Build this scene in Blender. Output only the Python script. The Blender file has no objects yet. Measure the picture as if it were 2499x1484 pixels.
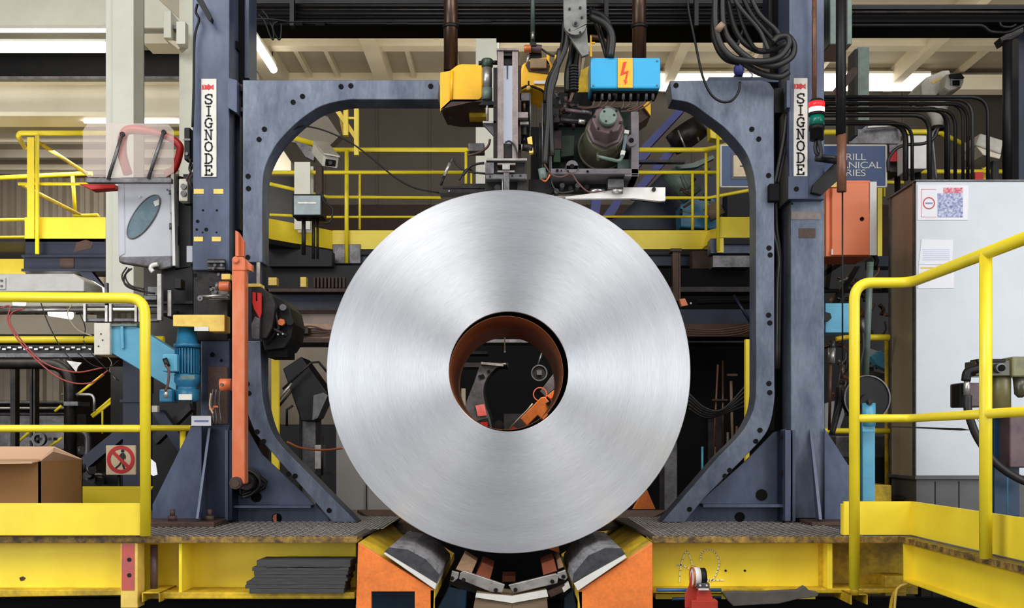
import bpy, bmesh, math, random
from mathutils import Vector, Matrix
random.seed(7)
sc = bpy.context.scene
COL = sc.collection
# ------------------------------------------------------------------ camera, world, lights, exposure
D0, FPX, CX, HY, ZC = 5.5, 2632.0, 1249.5, 1080.0, 1.6      # eye 1.6 m above the hall floor, 5.5 m in front of the coil
cd = bpy.data.cameras.new('camera'); cam = bpy.data.objects.new('camera', cd); COL.objects.link(cam)
cam.location = (0, -D0, ZC); cam.rotation_euler = (math.pi/2, 0, 0)
cd.sensor_width = 36; cd.lens = 36*FPX/2499; cd.shift_y = (HY-742)/2499; cd.clip_start = .05; cd.clip_end = 200
sc.camera = cam
sc.view_settings.view_transform = 'Standard'; sc.view_settings.look = 'None'
sc.view_settings.exposure = 0.0; sc.view_settings.gamma = 1.0; sc.view_settings.use_curve_mapping = False
w = bpy.data.worlds.new('world'); sc.world = w; w.use_nodes = True
nt = w.node_tree; bg = nt.nodes['Background']
tc = nt.nodes.new('ShaderNodeTexCoord'); sp = nt.nodes.new('ShaderNodeSeparateXYZ'); rp = nt.nodes.new('ShaderNodeValToRGB')
mp = nt.nodes.new('ShaderNodeMapRange'); mp.inputs[1].default_value = -1; mp.inputs[2].default_value = 1
nt.links.new(tc.outputs['Generated'], sp.inputs[0]); nt.links.new(sp.outputs[2], mp.inputs[0]); nt.links.new(mp.outputs[0], rp.inputs[0])
e = rp.color_ramp.elements; e[0].position = .30; e[0].color = (.40, .40, .41, 1); e[1].position = .95; e[1].color = (.55, .56, .6, 1)
m_ = e.new(.50); m_.color = (.95, .96, 1, 1); m_ = e.new(.62); m_.color = (.75, .77, .82, 1)
ab = nt.nodes.new('ShaderNodeMath'); ab.operation = 'ABSOLUTE'; nt.links.new(sp.outputs[0], ab.inputs[0])       # world made brighter towards both sides to shape the coil's highlights
ms = nt.nodes.new('ShaderNodeMapRange'); ms.inputs[1].default_value = .05; ms.inputs[2].default_value = .75; ms.inputs[3].default_value = .68; ms.inputs[4].default_value = .84
nt.links.new(ab.outputs[0], ms.inputs[0]); nt.links.new(rp.outputs[0], bg.inputs[0]); nt.links.new(ms.outputs[0], bg.inputs[1])
def area(name, loc, aim, sx, sy, power, col=(1, 1, 1)):
    l = bpy.data.lights.new(name, 'AREA'); l.shape = 'RECTANGLE'; l.size = sx; l.size_y = sy; l.energy = power; l.color = col
    o = bpy.data.objects.new(name, l); COL.objects.link(o); o.location = loc
    o.rotation_euler = (Vector(aim)-Vector(loc)).to_track_quat('-Z', 'Y').to_euler(); return o
area('overhead_fill', (-3.5, -5.5, 7.4), (0, .4, 1.6), 5, 3, 330, (1, .985, .96))  # unseen area lights added overhead for soft light on the front
area('overhead_fill', (4.0, -5.0, 7.4), (.5, .4, 1.6), 5, 3, 260, (1, .985, .96))
area('side_fill', (-8, -6.5, 2.8), (0, 0, 1.8), 5, 4, 260, (.93, .97, 1))  # unseen side lights added to brighten the coil's flanks
area('side_fill', (8, -6.5, 2.8), (0, 0, 1.8), 5, 4, 290, (.95, .98, 1))
area('bay_fill', (-1, 9.5, 4.6), (-.5, 12.5, 9), 9, 1.5, 170, (1, .92, .80))  # unseen fills added to light the ceiling and the left bay
area('bay_fill', (5.5, 9.5, 4.6), (5.5, 12.5, 9), 6, 1.5, 110, (1, .93, .82))
area('bay_fill', (-5.2, 4.4, 2.9), (-5.4, 8, 4.6), 3, .6, 60, (1, .93, .82))
area('bay_fill', (-4.5, 6.5, 4.9), (-4.5, 8.5, 1.0), 3, .6, 70, (1, .95, .88))
area('eye_fill', (.25, 1.75, 3.0), (.05, 2.3, 1.8), .5, .2, 22, (1, .93, .85))  # unseen fill added behind the coil to light its eye
# ------------------------------------------------------------------ helpers
def P(px, py, Y=0.0):
    d = D0+Y; return Vector(((px-CX)*d/FPX, Y, ZC-(py-HY)*d/FPX))
def L(n, Y=0.0): return n*(D0+Y)/FPX
def lin(c):
    return tuple((v/255/12.92 if v/255 <= .04045 else ((v/255+.055)/1.055)**2.4) for v in c)+(1,)
def q3(p, Y): return P(p[0], p[1], p[2] if len(p) > 2 else Y)
def fil(pts, r, n=5):
    out = [pts[0]]
    for a, b, c in zip(pts, pts[1:], pts[2:]):
        u = (a-b); v = (c-b); t = min(r, u.length*.49, v.length*.49)
        s0 = b+u.normalized()*t; s1 = b+v.normalized()*t
        for i in range(n+1):
            k = i/n; out.append(s0*(1-k)**2+b*2*k*(1-k)+s1*k*k)
    out.append(pts[-1]); return out
def crv(pts, n=6):
    p = [pts[0]*2-pts[1]]+list(pts)+[pts[-1]*2-pts[-2]]; out = []
    for i in range(1, len(p)-2):
        for k in range(n):
            t = k/n; a, b, c, d = p[i-1], p[i], p[i+1], p[i+2]
            out.append(.5*((2*b)+(c-a)*t+(2*a-5*b+4*c-d)*t*t+(3*b-a-3*c+d)*t**3))
    out.append(pts[-1]); return out
class MB:
    def __init__(s): s.v = []; s.f = []; s.s = []
    def add(s, vs, fs, sm=False):
        n = len(s.v); s.v += [tuple(v) for v in vs]; s.f += [tuple(i+n for i in f) for f in fs]
        s.s += (sm if isinstance(sm, list) else [sm]*len(fs)); return s
    def box(s, a, b):
        x0, y0, z0 = a; x1, y1, z1 = b
        return s.add([(x0,y0,z0),(x1,y0,z0),(x1,y1,z0),(x0,y1,z0),(x0,y0,z1),(x1,y0,z1),(x1,y1,z1),(x0,y1,z1)],
            [(0,3,2,1),(4,5,6,7),(0,1,5,4),(1,2,6,5),(2,3,7,6),(3,0,4,7)])
    def pb(s, x0, y0, x1, y1, Y, dep):          # box whose front face, at depth Y, spans the given extent
        a = P(x0, y1, Y); b = P(x1, y0, Y); return s.box((a.x, Y, a.z), (b.x, Y+dep, b.z))
    def prism(s, pts, vec):
        vec = Vector(vec); n = len(pts); vs = list(pts)+[Vector(p)+vec for p in pts]
        return s.add(vs, [tuple(range(n)), tuple(range(2*n-1, n-1, -1))]+[(i, i+n, (i+1) % n+n, (i+1) % n) for i in range(n)])
    def pp(s, pts, Y, dep): return s.prism([q3(p, Y) for p in pts], (0, dep, 0))
    def tube(s, pts, r, n=10, closed=False):
        pts = [Vector(p) for p in pts]; m = len(pts); R = r if isinstance(r, (list, tuple)) else [r]*m
        T = []
        for i in range(m):
            a = pts[(i-1) % m] if (closed or i) else pts[0]; b = pts[(i+1) % m] if (closed or i < m-1) else pts[-1]
            t = b-a; T.append(t.normalized() if t.length > 1e-9 else Vector((0, 0, 1)))
        u = T[0].orthogonal().normalized(); vs = []
        for i in range(m):
            u = u-T[i]*u.dot(T[i]); u = u.normalized() if u.length > 1e-6 else T[i].orthogonal().normalized(); v = T[i].cross(u)
            for k in range(n):
                a = 2*math.pi*k/n; vs.append(pts[i]+(u*math.cos(a)+v*math.sin(a))*R[i])
        fs = []; sm = []
        for i in range(m if closed else m-1):
            j = (i+1) % m
            for k in range(n): fs.append((i*n+k, i*n+(k+1) % n, j*n+(k+1) % n, j*n+k)); sm.append(True)
        if not closed: fs += [tuple(range(n-1, -1, -1)), tuple(range((m-1)*n, m*n))]; sm += [False]*2
        return s.add(vs, fs, sm)
    def pt(s, pts, rpx, Y=0.0, n=10, smooth=0, fr=0):   # tube through picture points at their depths
        q = [q3(p, Y) for p in pts]
        if smooth: q = crv(q, smooth)
        if fr: q = fil(q, fr)
        return s.tube(q, L(rpx, Y) if rpx > .2 else rpx, n)
    def cyl(s, a, b, r, r2=None, n=24): return s.tube([a, b], [r, r if r2 is None else r2], n)
    def rev(s, c, ax, prof, n=28):               # profile (t along axis, radius)
        c = Vector(c); ax = Vector(ax).normalized(); u = ax.orthogonal().normalized(); v = ax.cross(u); vs = []; m = len(prof)
        for t, r in prof:
            for k in range(n):
                a = 2*math.pi*k/n; vs.append(c+ax*t+(u*math.cos(a)+v*math.sin(a))*max(r, 1e-4))
        fs = []; sm = []
        for i in range(m-1):
            for k in range(n): fs.append((i*n+k, i*n+(k+1) % n, (i+1)*n+(k+1) % n, (i+1)*n+k)); sm.append(abs(prof[i][0]-prof[i+1][0]) > 1e-5)
        fs += [tuple(range(n-1, -1, -1)), tuple(range((m-1)*n, m*n))]; sm += [False]*2
        return s.add(vs, fs, sm)
    def disc(s, px, py, rpx, Y, dep=.004, n=20):  # short cylinder facing the viewer's side
        c = P(px, py, Y); return s.cyl(c, c+Vector((0, dep, 0)), L(rpx, Y), n=n)
    def hexn(s, px, py, rpx, Y, dep=.01): return s.disc(px, py, rpx, Y-dep, dep, 6)
    def ring(s, c, ax, r0, r1, dep, n=48):
        c = Vector(c); ax = Vector(ax).normalized(); u = ax.orthogonal().normalized(); v = ax.cross(u); vs = []
        for r, t in ((r0, 0), (r1, 0), (r1, dep), (r0, dep)):
            for k in range(n):
                a = 2*math.pi*k/n; vs.append(c+ax*t+(u*math.cos(a)+v*math.sin(a))*r)
        fs = []; sm = []
        for i in range(4):
            j = (i+1) % 4
            for k in range(n): fs.append((i*n+k, j*n+k, j*n+(k+1) % n, i*n+(k+1) % n)); sm.append(i in (1, 3))
        return s.add(vs, fs, sm)
    def strip(s, pts, wd, Y, dep):                # flat stroke of constant width, in the plane facing the viewer's side
        n = len(pts)
        for i in range(n-1):
            a = Vector(pts[i]); b = Vector(pts[i+1]); t = (b-a).normalized(); nn = Vector((-t.z, 0, t.x))*wd/2
            e = t*wd*.28
            s.prism([a-e-nn, b+e-nn, b+e+nn, a-e+nn], (0, dep, 0))
        return s
def O(name, mb, mat, parent=None, bev=0, label=None):
    me = bpy.data.meshes.new(name)
    xs = [v[0] for v in mb.v]; ys = [v[1] for v in mb.v]; zs = [v[2] for v in mb.v]
    c = Vector(((min(xs)+max(xs))/2, (min(ys)+max(ys))/2, min(zs)))
    me.from_pydata([tuple(Vector(v)-c) for v in mb.v], [], mb.f); me.polygons.foreach_set('use_smooth', mb.s)
    me.materials.append(mat); me.update()
    bm = bmesh.new(); bm.from_mesh(me); bmesh.ops.recalc_face_normals(bm, faces=bm.faces); bm.to_mesh(me); bm.free()
    o = bpy.data.objects.new(name, me); COL.objects.link(o); o.location = c
    if parent is not None:
        o.parent = parent; o.matrix_parent_inverse = Matrix.Translation(-Vector(WLOC[parent.name]))
    WLOC[o.name] = tuple(c)
    if bev:
        b = o.modifiers.new('bevel', 'BEVEL'); b.width = bev; b.segments = 2; b.limit_method = 'ANGLE'; b.angle_limit = math.radians(50)
    if label: o['label'] = label
    return o
WLOC = {}
def T(name, label, cat, at, group=None):
    o = bpy.data.objects.new(name, None); COL.objects.link(o); o.location = at; o.empty_display_size = .05
    WLOC[o.name] = tuple(at); o['label'] = label; o['category'] = cat
    if group: o['group'] = group
    return o
def M1(name, mb, mat, label, cat, group=None, bev=0):
    o = O(name, mb, mat, None, bev); o['label'] = label; o['category'] = cat
    if group: o['group'] = group
    return o
def ST(name, mb, mat, bev=0): o = O(name, mb, mat, None, bev); o['kind'] = 'structure'; return o
# ------------------------------------------------------------------ materials
def mat(name, col, rough=.5, metal=0, dirt=None, damt=.5, dscale=6, bump=0, bscale=40, stretch=(1, 1, 1), spec=.5, coat=0, edge=.5, emit=0, alpha=1, fine=0):
    m = bpy.data.materials.new(name); m.use_nodes = True; nt = m.node_tree; N = nt.nodes; K = nt.links; b = N['Principled BSDF']
    b.inputs['Base Color'].default_value = lin(col); b.inputs['Roughness'].default_value = rough; b.inputs['Metallic'].default_value = metal
    b.inputs['Specular IOR Level'].default_value = spec; b.inputs['Coat Weight'].default_value = coat
    if alpha < 1: b.inputs['Alpha'].default_value = alpha
    if emit: b.inputs['Emission Color'].default_value = lin(col); b.inputs['Emission Strength'].default_value = emit
    if dirt or bump:
        t = N.new('ShaderNodeNewGeometry'); mpn = N.new('ShaderNodeMapping'); mpn.inputs['Scale'].default_value = stretch
        K.new(t.outputs['Position'], mpn.inputs[0])
    if dirt:
        n1 = N.new('ShaderNodeTexNoise'); n1.inputs['Scale'].default_value = dscale; n1.inputs['Detail'].default_value = 7; n1.inputs['Roughness'].default_value = .65
        K.new(mpn.outputs[0], n1.inputs[0])
        r = N.new('ShaderNodeValToRGB'); r.color_ramp.elements[0].position = edge-.08; r.color_ramp.elements[1].position = edge+.22
        r.color_ramp.elements[0].color = (0, 0, 0, 1); r.color_ramp.elements[1].color = (damt,)*3+(1,)
        K.new(n1.outputs[0], r.inputs[0])
        mx = N.new('ShaderNodeMixRGB'); mx.inputs[1].default_value = lin(col); mx.inputs[2].default_value = lin(dirt)
        K.new(r.outputs[0], mx.inputs[0]); out = mx.outputs[0]
        if fine:
            n2 = N.new('ShaderNodeTexNoise'); n2.inputs['Scale'].default_value = dscale*9; n2.inputs['Detail'].default_value = 4; K.new(mpn.outputs[0], n2.inputs[0])
            r2 = N.new('ShaderNodeMapRange'); r2.inputs[1].default_value = .3; r2.inputs[2].default_value = .7; r2.inputs[3].default_value = 1-fine; r2.inputs[4].default_value = 1+fine*.6
            K.new(n2.outputs[0], r2.inputs[0]); m2 = N.new('ShaderNodeMixRGB'); m2.blend_type = 'MULTIPLY'; m2.inputs[0].default_value = 1
            K.new(out, m2.inputs[1]); K.new(r2.outputs[0], m2.inputs[2]); out = m2.outputs[0]
        K.new(out, b.inputs['Base Color'])
    if bump:
        n3 = N.new('ShaderNodeTexNoise'); n3.inputs['Scale'].default_value = bscale; n3.inputs['Detail'].default_value = 5; K.new(mpn.outputs[0], n3.inputs[0])
        bp = N.new('ShaderNodeBump'); bp.inputs['Strength'].default_value = bump; bp.inputs['Distance'].default_value = .01; K.new(n3.outputs[0], bp.inputs['Height']); K.new(bp.outputs[0], b.inputs['Normal'])
    return m
YE = mat('yellow_paint', (252, 226, 58), .38, dirt=(226, 188, 34), damt=.5, dscale=2.5, bump=.05, bscale=30, edge=.5)
YR = mat('yellow_rail_paint', (252, 228, 50), .3, dirt=(228, 200, 44), damt=.5, dscale=5, bump=.03)
YD = mat('worn_yellow_paint', (225, 185, 30), .5, dirt=(95, 75, 30), damt=.8, dscale=5, edge=.48, fine=.2)
YW = mat('warm_yellow_paint', (252, 190, 18), .4, dirt=(190, 130, 15), damt=.5, dscale=9, edge=.52)
YP = mat('pale_yellow_paint', (240, 205, 100), .5, dirt=(200, 160, 70), damt=.6, dscale=14)
NV = mat('navy_machine_paint', (84, 93, 116), .4, .2, dirt=(52, 59, 80), damt=.85, dscale=3.2, stretch=(1, 1, .45), bump=.05, fine=.12, edge=.46)
NV2 = mat('scuffed_navy_paint', (110, 118, 134), .38, .2, dirt=(64, 72, 92), damt=.85, dscale=4.5, stretch=(1.6, 1, .6), bump=.05, fine=.15, edge=.45)
ND = mat('dark_navy_steel', (30, 36, 56), .4, .3, dirt=(12, 14, 22), damt=.8, dscale=4)
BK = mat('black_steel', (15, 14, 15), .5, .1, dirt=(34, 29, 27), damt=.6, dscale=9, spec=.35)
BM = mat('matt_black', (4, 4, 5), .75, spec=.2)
RB = mat('black_rubber', (26, 25, 25), .5, dirt=(46, 40, 37), damt=.6, dscale=8)
DG = mat('greasy_dark_metal', (50, 45, 43), .42, .4, dirt=(20, 17, 16), damt=.9, dscale=12, fine=.35, edge=.42)
GM = mat('grey_machine_metal', (120, 118, 120), .4, .55, dirt=(62, 58, 58), damt=.8, dscale=8, fine=.2, edge=.45)
LM = mat('bright_worn_metal', (190, 186, 180), .32, .7, dirt=(110, 98, 90), damt=.7, dscale=14, edge=.5)
CH = mat('chrome', (215, 215, 215), .15, 1)
BR = mat('brown_greased_steel', (78, 56, 42), .26, .45, dirt=(40, 28, 22), damt=.8, dscale=7, stretch=(1, 1, .3))
CR = mat('cream_paint', (236, 235, 218), .5, dirt=(218, 214, 194), damt=.5, dscale=3)
CB = mat('cream_beam_paint', (236, 226, 200), .5, dirt=(214, 202, 174), damt=.5, dscale=2)
CE = mat('ceiling_board', (158, 148, 126), .7, dirt=(136, 126, 106), damt=.6, dscale=.8)
CG = mat('mezzanine_soffit', (150, 142, 128), .7, dirt=(118, 110, 98), damt=.6, dscale=1.2)
LG = mat('light_grey_paint', (190, 192, 198), .42, dirt=(178, 183, 190), damt=.6, dscale=7, bump=.04, bscale=90)
CABG = mat('cabinet_grey_enamel', (212, 217, 222), .4, dirt=(198, 204, 210), damt=.7, dscale=3, bump=.03, bscale=120)
CABS = mat('dusty_brown_grey_steel', (172, 158, 132), .42, .1, dirt=(126, 110, 88), damt=.7, dscale=2, stretch=(1, 1, .2))
PL = mat('plinth_grey', (92, 90, 90), .45, .2, dirt=(70, 66, 64), damt=.6, dscale=6)
WH = mat('white_enamel', (228, 226, 220), .4, dirt=(200, 192, 180), damt=.5, dscale=8)
WO = mat('off_white_casting', (214, 208, 192), .45, dirt=(168, 158, 138), damt=.6, dscale=10)
PAP = mat('paper', (236, 236, 240), .7)
ORG = mat('orange_lever_paint', (214, 110, 66), .35, dirt=(232, 156, 120), damt=.6, dscale=10, bump=.08, stretch=(1, 1, .4))
OS = mat('orange_saddle_paint', (250, 134, 56), .5, dirt=(196, 104, 52), damt=.7, dscale=7, bump=.08, bscale=18, fine=.12)
OB = mat('orange_box_paint', (244, 132, 84), .42, dirt=(226, 116, 74), damt=.5, dscale=3)
BL = mat('light_blue_paint', (92, 166, 194), .4, dirt=(66, 134, 164), damt=.6, dscale=9, bump=.05)
BT = mat('teal_blue_paint', (36, 112, 148), .38, dirt=(20, 74, 104), damt=.7, dscale=12)
BX = mat('sky_blue_paint', (50, 165, 215), .4, dirt=(44, 150, 200), damt=.4, dscale=8)
DB = mat('dark_teal_paint', (10, 54, 84), .45, dirt=(8, 30, 48), damt=.7, dscale=5)
PU = mat('purple_blue_beam', (62, 66, 140), .45, dirt=(44, 46, 100), damt=.6, dscale=3)
GR = mat('dark_green_paint', (48, 66, 54), .4, dirt=(26, 34, 30), damt=.8, dscale=10)
GT = mat('grey_green_paint', (104, 122, 112), .4, dirt=(70, 84, 78), damt=.7, dscale=16)
OL = mat('olive_grey_casing', (86, 84, 66), .32, .2, dirt=(44, 42, 34), damt=.8, dscale=9)
PK = mat('purple_brown_cast', (96, 76, 80), .42, .2, dirt=(58, 42, 46), damt=.7, dscale=12)
RU = mat('rust_and_shade_brown', (78, 56, 46), .65, .1, dirt=(44, 36, 34), damt=.8, dscale=14, fine=.3)
RD = mat('red_plastic', (196, 34, 24), .3)
RDP = mat('faded_red_paint', (196, 88, 78), .55, dirt=(150, 92, 96), damt=.8, dscale=14)
RS = mat('sign_red', (205, 40, 44), .5)
RP = mat('red_stand_paint', (186, 56, 42), .45, dirt=(150, 44, 34), damt=.7, dscale=14)
CO = mat('corrugated_sheet', (150, 138, 120), .5, .1, dirt=(110, 100, 86), damt=.6, dscale=2)
CDK = mat('dark_wall_sheet', (62, 56, 48), .6, dirt=(48, 42, 38), damt=.6, dscale=1.5)
FL = mat('oily_concrete', (60, 55, 50), .6, dirt=(30, 27, 25), damt=.8, dscale=1.2, bump=.1)
DK = mat('diamond_deck_plate', (98, 84, 78), .4, .35, dirt=(58, 46, 42), damt=.8, dscale=5, fine=.25, edge=.44)
DE = mat('chipped_deck_edge', (176, 140, 60), .6, dirt=(70, 52, 36), damt=1, dscale=22, edge=.4, fine=.3)
CARD = mat('cardboard', (158, 112, 62), .8, dirt=(140, 98, 54), damt=.5, dscale=5)
CARD2 = mat('cardboard_flap', (222, 178, 142), .8)
RM = mat('rubber_mat_edge', (66, 66, 66), .75, dirt=(44, 43, 42), damt=.7, dscale=30, stretch=(.3, 1, 3), bump=.2)
WD = mat('pale_wood', (205, 165, 130), .7, dirt=(170, 120, 90), damt=.6, dscale=20, stretch=(1, 1, 4))
WDR = mat('red_brown_wood', (176, 92, 62), .7, dirt=(130, 66, 46), damt=.6, dscale=20)
WDB = mat('brown_plank', (128, 108, 84), .75, dirt=(88, 72, 56), damt=.7, dscale=9, stretch=(.3, 1, 3))
WG = mat('grey_weathered_timber', (128, 126, 128), .7, dirt=(44, 42, 44), damt=.95, dscale=16, stretch=(1.2, .5, 5), bump=.5, bscale=24, edge=.54)
GLS = mat('tinted_glass', (92, 116, 126), .08, .1, dirt=(140, 156, 160), damt=.6, dscale=10, coat=.6)
GMT = mat('gauge_glass', (168, 182, 184), .2, 0, dirt=(128, 140, 142), damt=.6, dscale=9, coat=.5)
CLR = mat('clear_plastic', (226, 210, 200), .12, alpha=.3)
TUBE = mat('fluorescent_tube', (255, 250, 240), .5, emit=9)
TUBEW = mat('lit_diffuser', (255, 248, 235), .5, emit=2.2)
LR = mat('lit_red_lens', (235, 40, 45), .25, emit=.9); LW = mat('lit_white_lens', (255, 225, 215), .3, emit=1.2); LGN = mat('green_lens', (10, 110, 92), .2)
SW = mat('sign_white', (222, 218, 208), .45, dirt=(196, 190, 176), damt=.5, dscale=20); SBK = mat('sign_black', (24, 22, 24), .5)
SBL = mat('sign_blue', (40, 70, 118), .4, dirt=(34, 60, 104), damt=.5, dscale=4); SGR = mat('sign_inner_border', (52, 60, 78), .4)
SOR = mat('warning_orange', (252, 176, 40), .45); SRD = mat('warning_red', (214, 62, 30), .45); SCR = mat('sign_cream', (226, 206, 168), .5, dirt=(200, 176, 140), damt=.5, dscale=20)
CHK = mat('chalk', (246, 240, 200), .9); CBR = mat('copper_brown_pipe', (124, 82, 60), .45, .2, dirt=(70, 52, 44), damt=.8, dscale=16)
RW = mat('red_wire', (176, 74, 70), .4); WW = mat('cream_wire', (196, 180, 150), .5); BW = mat('brown_wire', (88, 58, 48), .45)
LBL = mat('printed_smudge', (140, 150, 190), .7); LBR = mat('red_print', (205, 90, 100), .7); BRS = mat('brass_orange', (200, 110, 60), .35, .3)
def brick_mat():
    m = bpy.data.materials.new('dark_brick'); m.use_nodes = True; N = m.node_tree.nodes; K = m.node_tree.links; b = N['Principled BSDF']
    g = N.new('ShaderNodeNewGeometry'); mpn = N.new('ShaderNodeMapping'); mpn.inputs['Rotation'].default_value = (math.pi/2, 0, 0)
    t = N.new('ShaderNodeTexBrick'); t.inputs['Scale'].default_value = 4; t.inputs['Color1'].default_value = lin((52, 32, 27)); t.inputs['Color2'].default_value = lin((38, 27, 24)); t.inputs['Mortar'].default_value = lin((34, 30, 28))
    t.inputs['Mortar Size'].default_value = .02; K.new(g.outputs['Position'], mpn.inputs[0]); K.new(mpn.outputs[0], t.inputs[0]); K.new(t.outputs[0], b.inputs['Base Color']); b.inputs['Roughness'].default_value = .9
    return m
BRK = brick_mat()
def coil_mat(name, col, rough, aniso, rings=True):
    m = bpy.data.materials.new(name); m.use_nodes = True; N = m.node_tree.nodes; K = m.node_tree.links; b = N['Principled BSDF']
    b.inputs['Metallic'].default_value = 1; b.inputs['Anisotropic'].default_value = aniso; b.inputs['Anisotropic Rotation'].default_value = .25
    tg = N.new('ShaderNodeTangent'); tg.direction_type = 'RADIAL'; tg.axis = 'Y'; K.new(tg.outputs[0], b.inputs['Tangent'])
    tc = N.new('ShaderNodeTexCoord'); mpn = N.new('ShaderNodeMapping'); mpn.inputs['Scale'].default_value = (1, 0, 1); K.new(tc.outputs['Object'], mpn.inputs[0])
    ln = N.new('ShaderNodeVectorMath'); ln.operation = 'LENGTH'; K.new(mpn.outputs[0], ln.inputs[0])
    def n1d(scale, det):
        mu = N.new('ShaderNodeMath'); mu.operation = 'MULTIPLY'; mu.inputs[1].default_value = scale; K.new(ln.outputs['Value'], mu.inputs[0])
        n = N.new('ShaderNodeTexNoise'); n.noise_dimensions = '1D'; n.inputs['Scale'].default_value = 1; n.inputs['Detail'].default_value = det; K.new(mu.outputs[0], n.inputs['W']); return n.outputs[0]
    a = n1d(9, 3); c = n1d(260, 5)
    sx = N.new('ShaderNodeSeparateXYZ'); K.new(tc.outputs['Object'], sx.inputs[0]); at = N.new('ShaderNodeMath'); at.operation = 'ARCTAN2'; K.new(sx.outputs[0], at.inputs[0]); K.new(sx.outputs[2], at.inputs[1])
    am = N.new('ShaderNodeMath'); am.operation = 'MULTIPLY'; am.inputs[1].default_value = 9; K.new(at.outputs[0], am.inputs[0]); rm = N.new('ShaderNodeMath'); rm.operation = 'MULTIPLY'; rm.inputs[1].default_value = 190; K.new(ln.outputs['Value'], rm.inputs[0])
    cx = N.new('ShaderNodeCombineXYZ'); K.new(am.outputs[0], cx.inputs[0]); K.new(rm.outputs[0], cx.inputs[1]); sn = N.new('ShaderNodeTexNoise'); sn.inputs['Scale'].default_value = 1; sn.inputs['Detail'].default_value = 3; K.new(cx.outputs[0], sn.inputs[0])
    def mr(x, lo, hi):
        r = N.new('ShaderNodeMapRange'); r.inputs[1].default_value = .25; r.inputs[2].default_value = .75; r.inputs[3].default_value = lo; r.inputs[4].default_value = hi; K.new(x, r.inputs[0]); return r.outputs[0]
    v = N.new('ShaderNodeMath'); v.operation = 'MULTIPLY'; K.new(mr(a, .93, 1.04), v.inputs[0]); K.new(mr(sn.outputs[0], .90, 1.09), v.inputs[1])
    mx = N.new('ShaderNodeMixRGB'); mx.blend_type = 'MULTIPLY'; mx.inputs[0].default_value = 1; mx.inputs[1].default_value = lin(col); K.new(v.outputs[0], mx.inputs[2]); K.new(mx.outputs[0], b.inputs['Base Color'])
    K.new(mr(c, rough-.03, rough+.03), b.inputs['Roughness'])
    bp = N.new('ShaderNodeBump'); bp.inputs['Strength'].default_value = .10; bp.inputs['Distance'].default_value = .001; K.new(sn.outputs[0], bp.inputs['Height']); K.new(bp.outputs[0], b.inputs['Normal'])
    return m
STEEL = coil_mat('rolled_steel_edges', (217, 218, 221), .40, .85)
BORE = mat('orange_reflection_steel', (158, 96, 62), .34, .55, dirt=(104, 66, 50), damt=.6, dscale=3)  # orange-brown base colour imitates an orange reflection inside the bore
CBM = mat('roof_beam_paint', (206, 194, 166), .5, dirt=(180, 168, 142), damt=.5, dscale=2)
DECKZ = 1.141

def dup(o, dx, label=None, parent=None):
    c = o.copy(); COL.objects.link(c)
    if parent is not None: c.parent = parent
    else: c.location = Vector(o.location)+Vector(dx)
    WLOC[c.name] = tuple(c.location)
    if label: c['label'] = label
    for ch in list(o.children): dup(ch, (0, 0, 0), None, c)
    return c
# ================================================================== THE SETTING
ST('floor', MB().box((-11, -8, -.1), (11, 14.4, 0)), FL)
CZ = 8.2
mb = MB().box((-11, -1, CZ), (11, 14.4, CZ+.15))
ST('ceiling', mb, CE)
k = 0
for y0, h, wd in ((13.75, .22, .1), (11.9, .2, .25), (10.75, .16, .2), (9.2, .2, .25), (6.5, .2, .25)):   # cross beams
    k += 1; ST('trim_%d' % k, MB().box((-11, y0, CZ-h), (11, y0+wd, CZ)), CBM)
for x, wd, h in ((-4.15, .34, .3), (-2.26, .26, .3), (2.75, .16, .3), (6.75, .16, .3), (9.2, .2, .3)):
    k += 1; ST('trim_%d' % k, MB().box((x-wd/2, 2, CZ-h), (x+wd/2, 13.9, CZ)), CBM)
for x in (-5.2, -3.6, -3.1, -1.75, -.95, .3, 1.2, 4.1, 5.4, 7.9):
    k += 1; ST('trim_%d' % k, MB().box((x-.035, 12.1, CZ-.1), (x+.035, 13.8, CZ)), CBM)
mb = MB().box((-11, 14, 5.9), (11, 14.3, 8.2))
x = -11
while x < 11:
    mb.box((x, 13.975, 5.9), (x+.03, 14, 8.0)); x += .95
ST('wall_back', mb, CDK)
ST('wall_rear', MB().box((-11, 14, 0), (11, 14.3, 5.9)), BRK)
ST('wall_left', MB().box((-11.2, -1, 0), (-11, 14.3, 8.2)), CDK)
ST('wall_right', MB().box((11, -1, 0), (11.2, 14.3, 8.2)), CDK)
# left bay: black panel added for the dark recess, soffit, corrugated sheet
ST('recess_darkness_panel', MB().pb(-700, 95, 466, 300, 7.2, .1), BK)
a = P(0, 286, 6.3); ST('trim_90', MB().box((-8, 6.3, a.z), (P(468, 0, 6.3).x, 9.2, a.z+.12)), CG)
for i, yy in enumerate((6.9, 7.6, 8.4)): ST('trim_%d' % (91+i), MB().box((-8, yy, a.z-.1), (P(468, 0, 6.3).x, yy+.1, a.z)), CG)
mb = MB(); x0 = -9.0; x1 = P(470, 0, 8.6).x; z0 = P(0, 800, 8.6).z; z1 = P(0, 300, 8.6).z; pts = []
x = x0
while x < x1:
    pts += [Vector((x, 8.6, z0)), Vector((x+.06, 8.6, z0)), Vector((x+.09, 8.66, z0)), Vector((x+.15, 8.66, z0))]; x += .18
pts += [Vector((x1, 8.6, z0)), Vector((x1, 8.75, z0)), Vector((x0, 8.75, z0))]
ST('wall_corrugated', mb.prism(pts, (0, 0, z1-z0)), CO)
ST('trim_95', MB().pb(-700, 372, 470, 414, 8.3, .12), CB)

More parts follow.
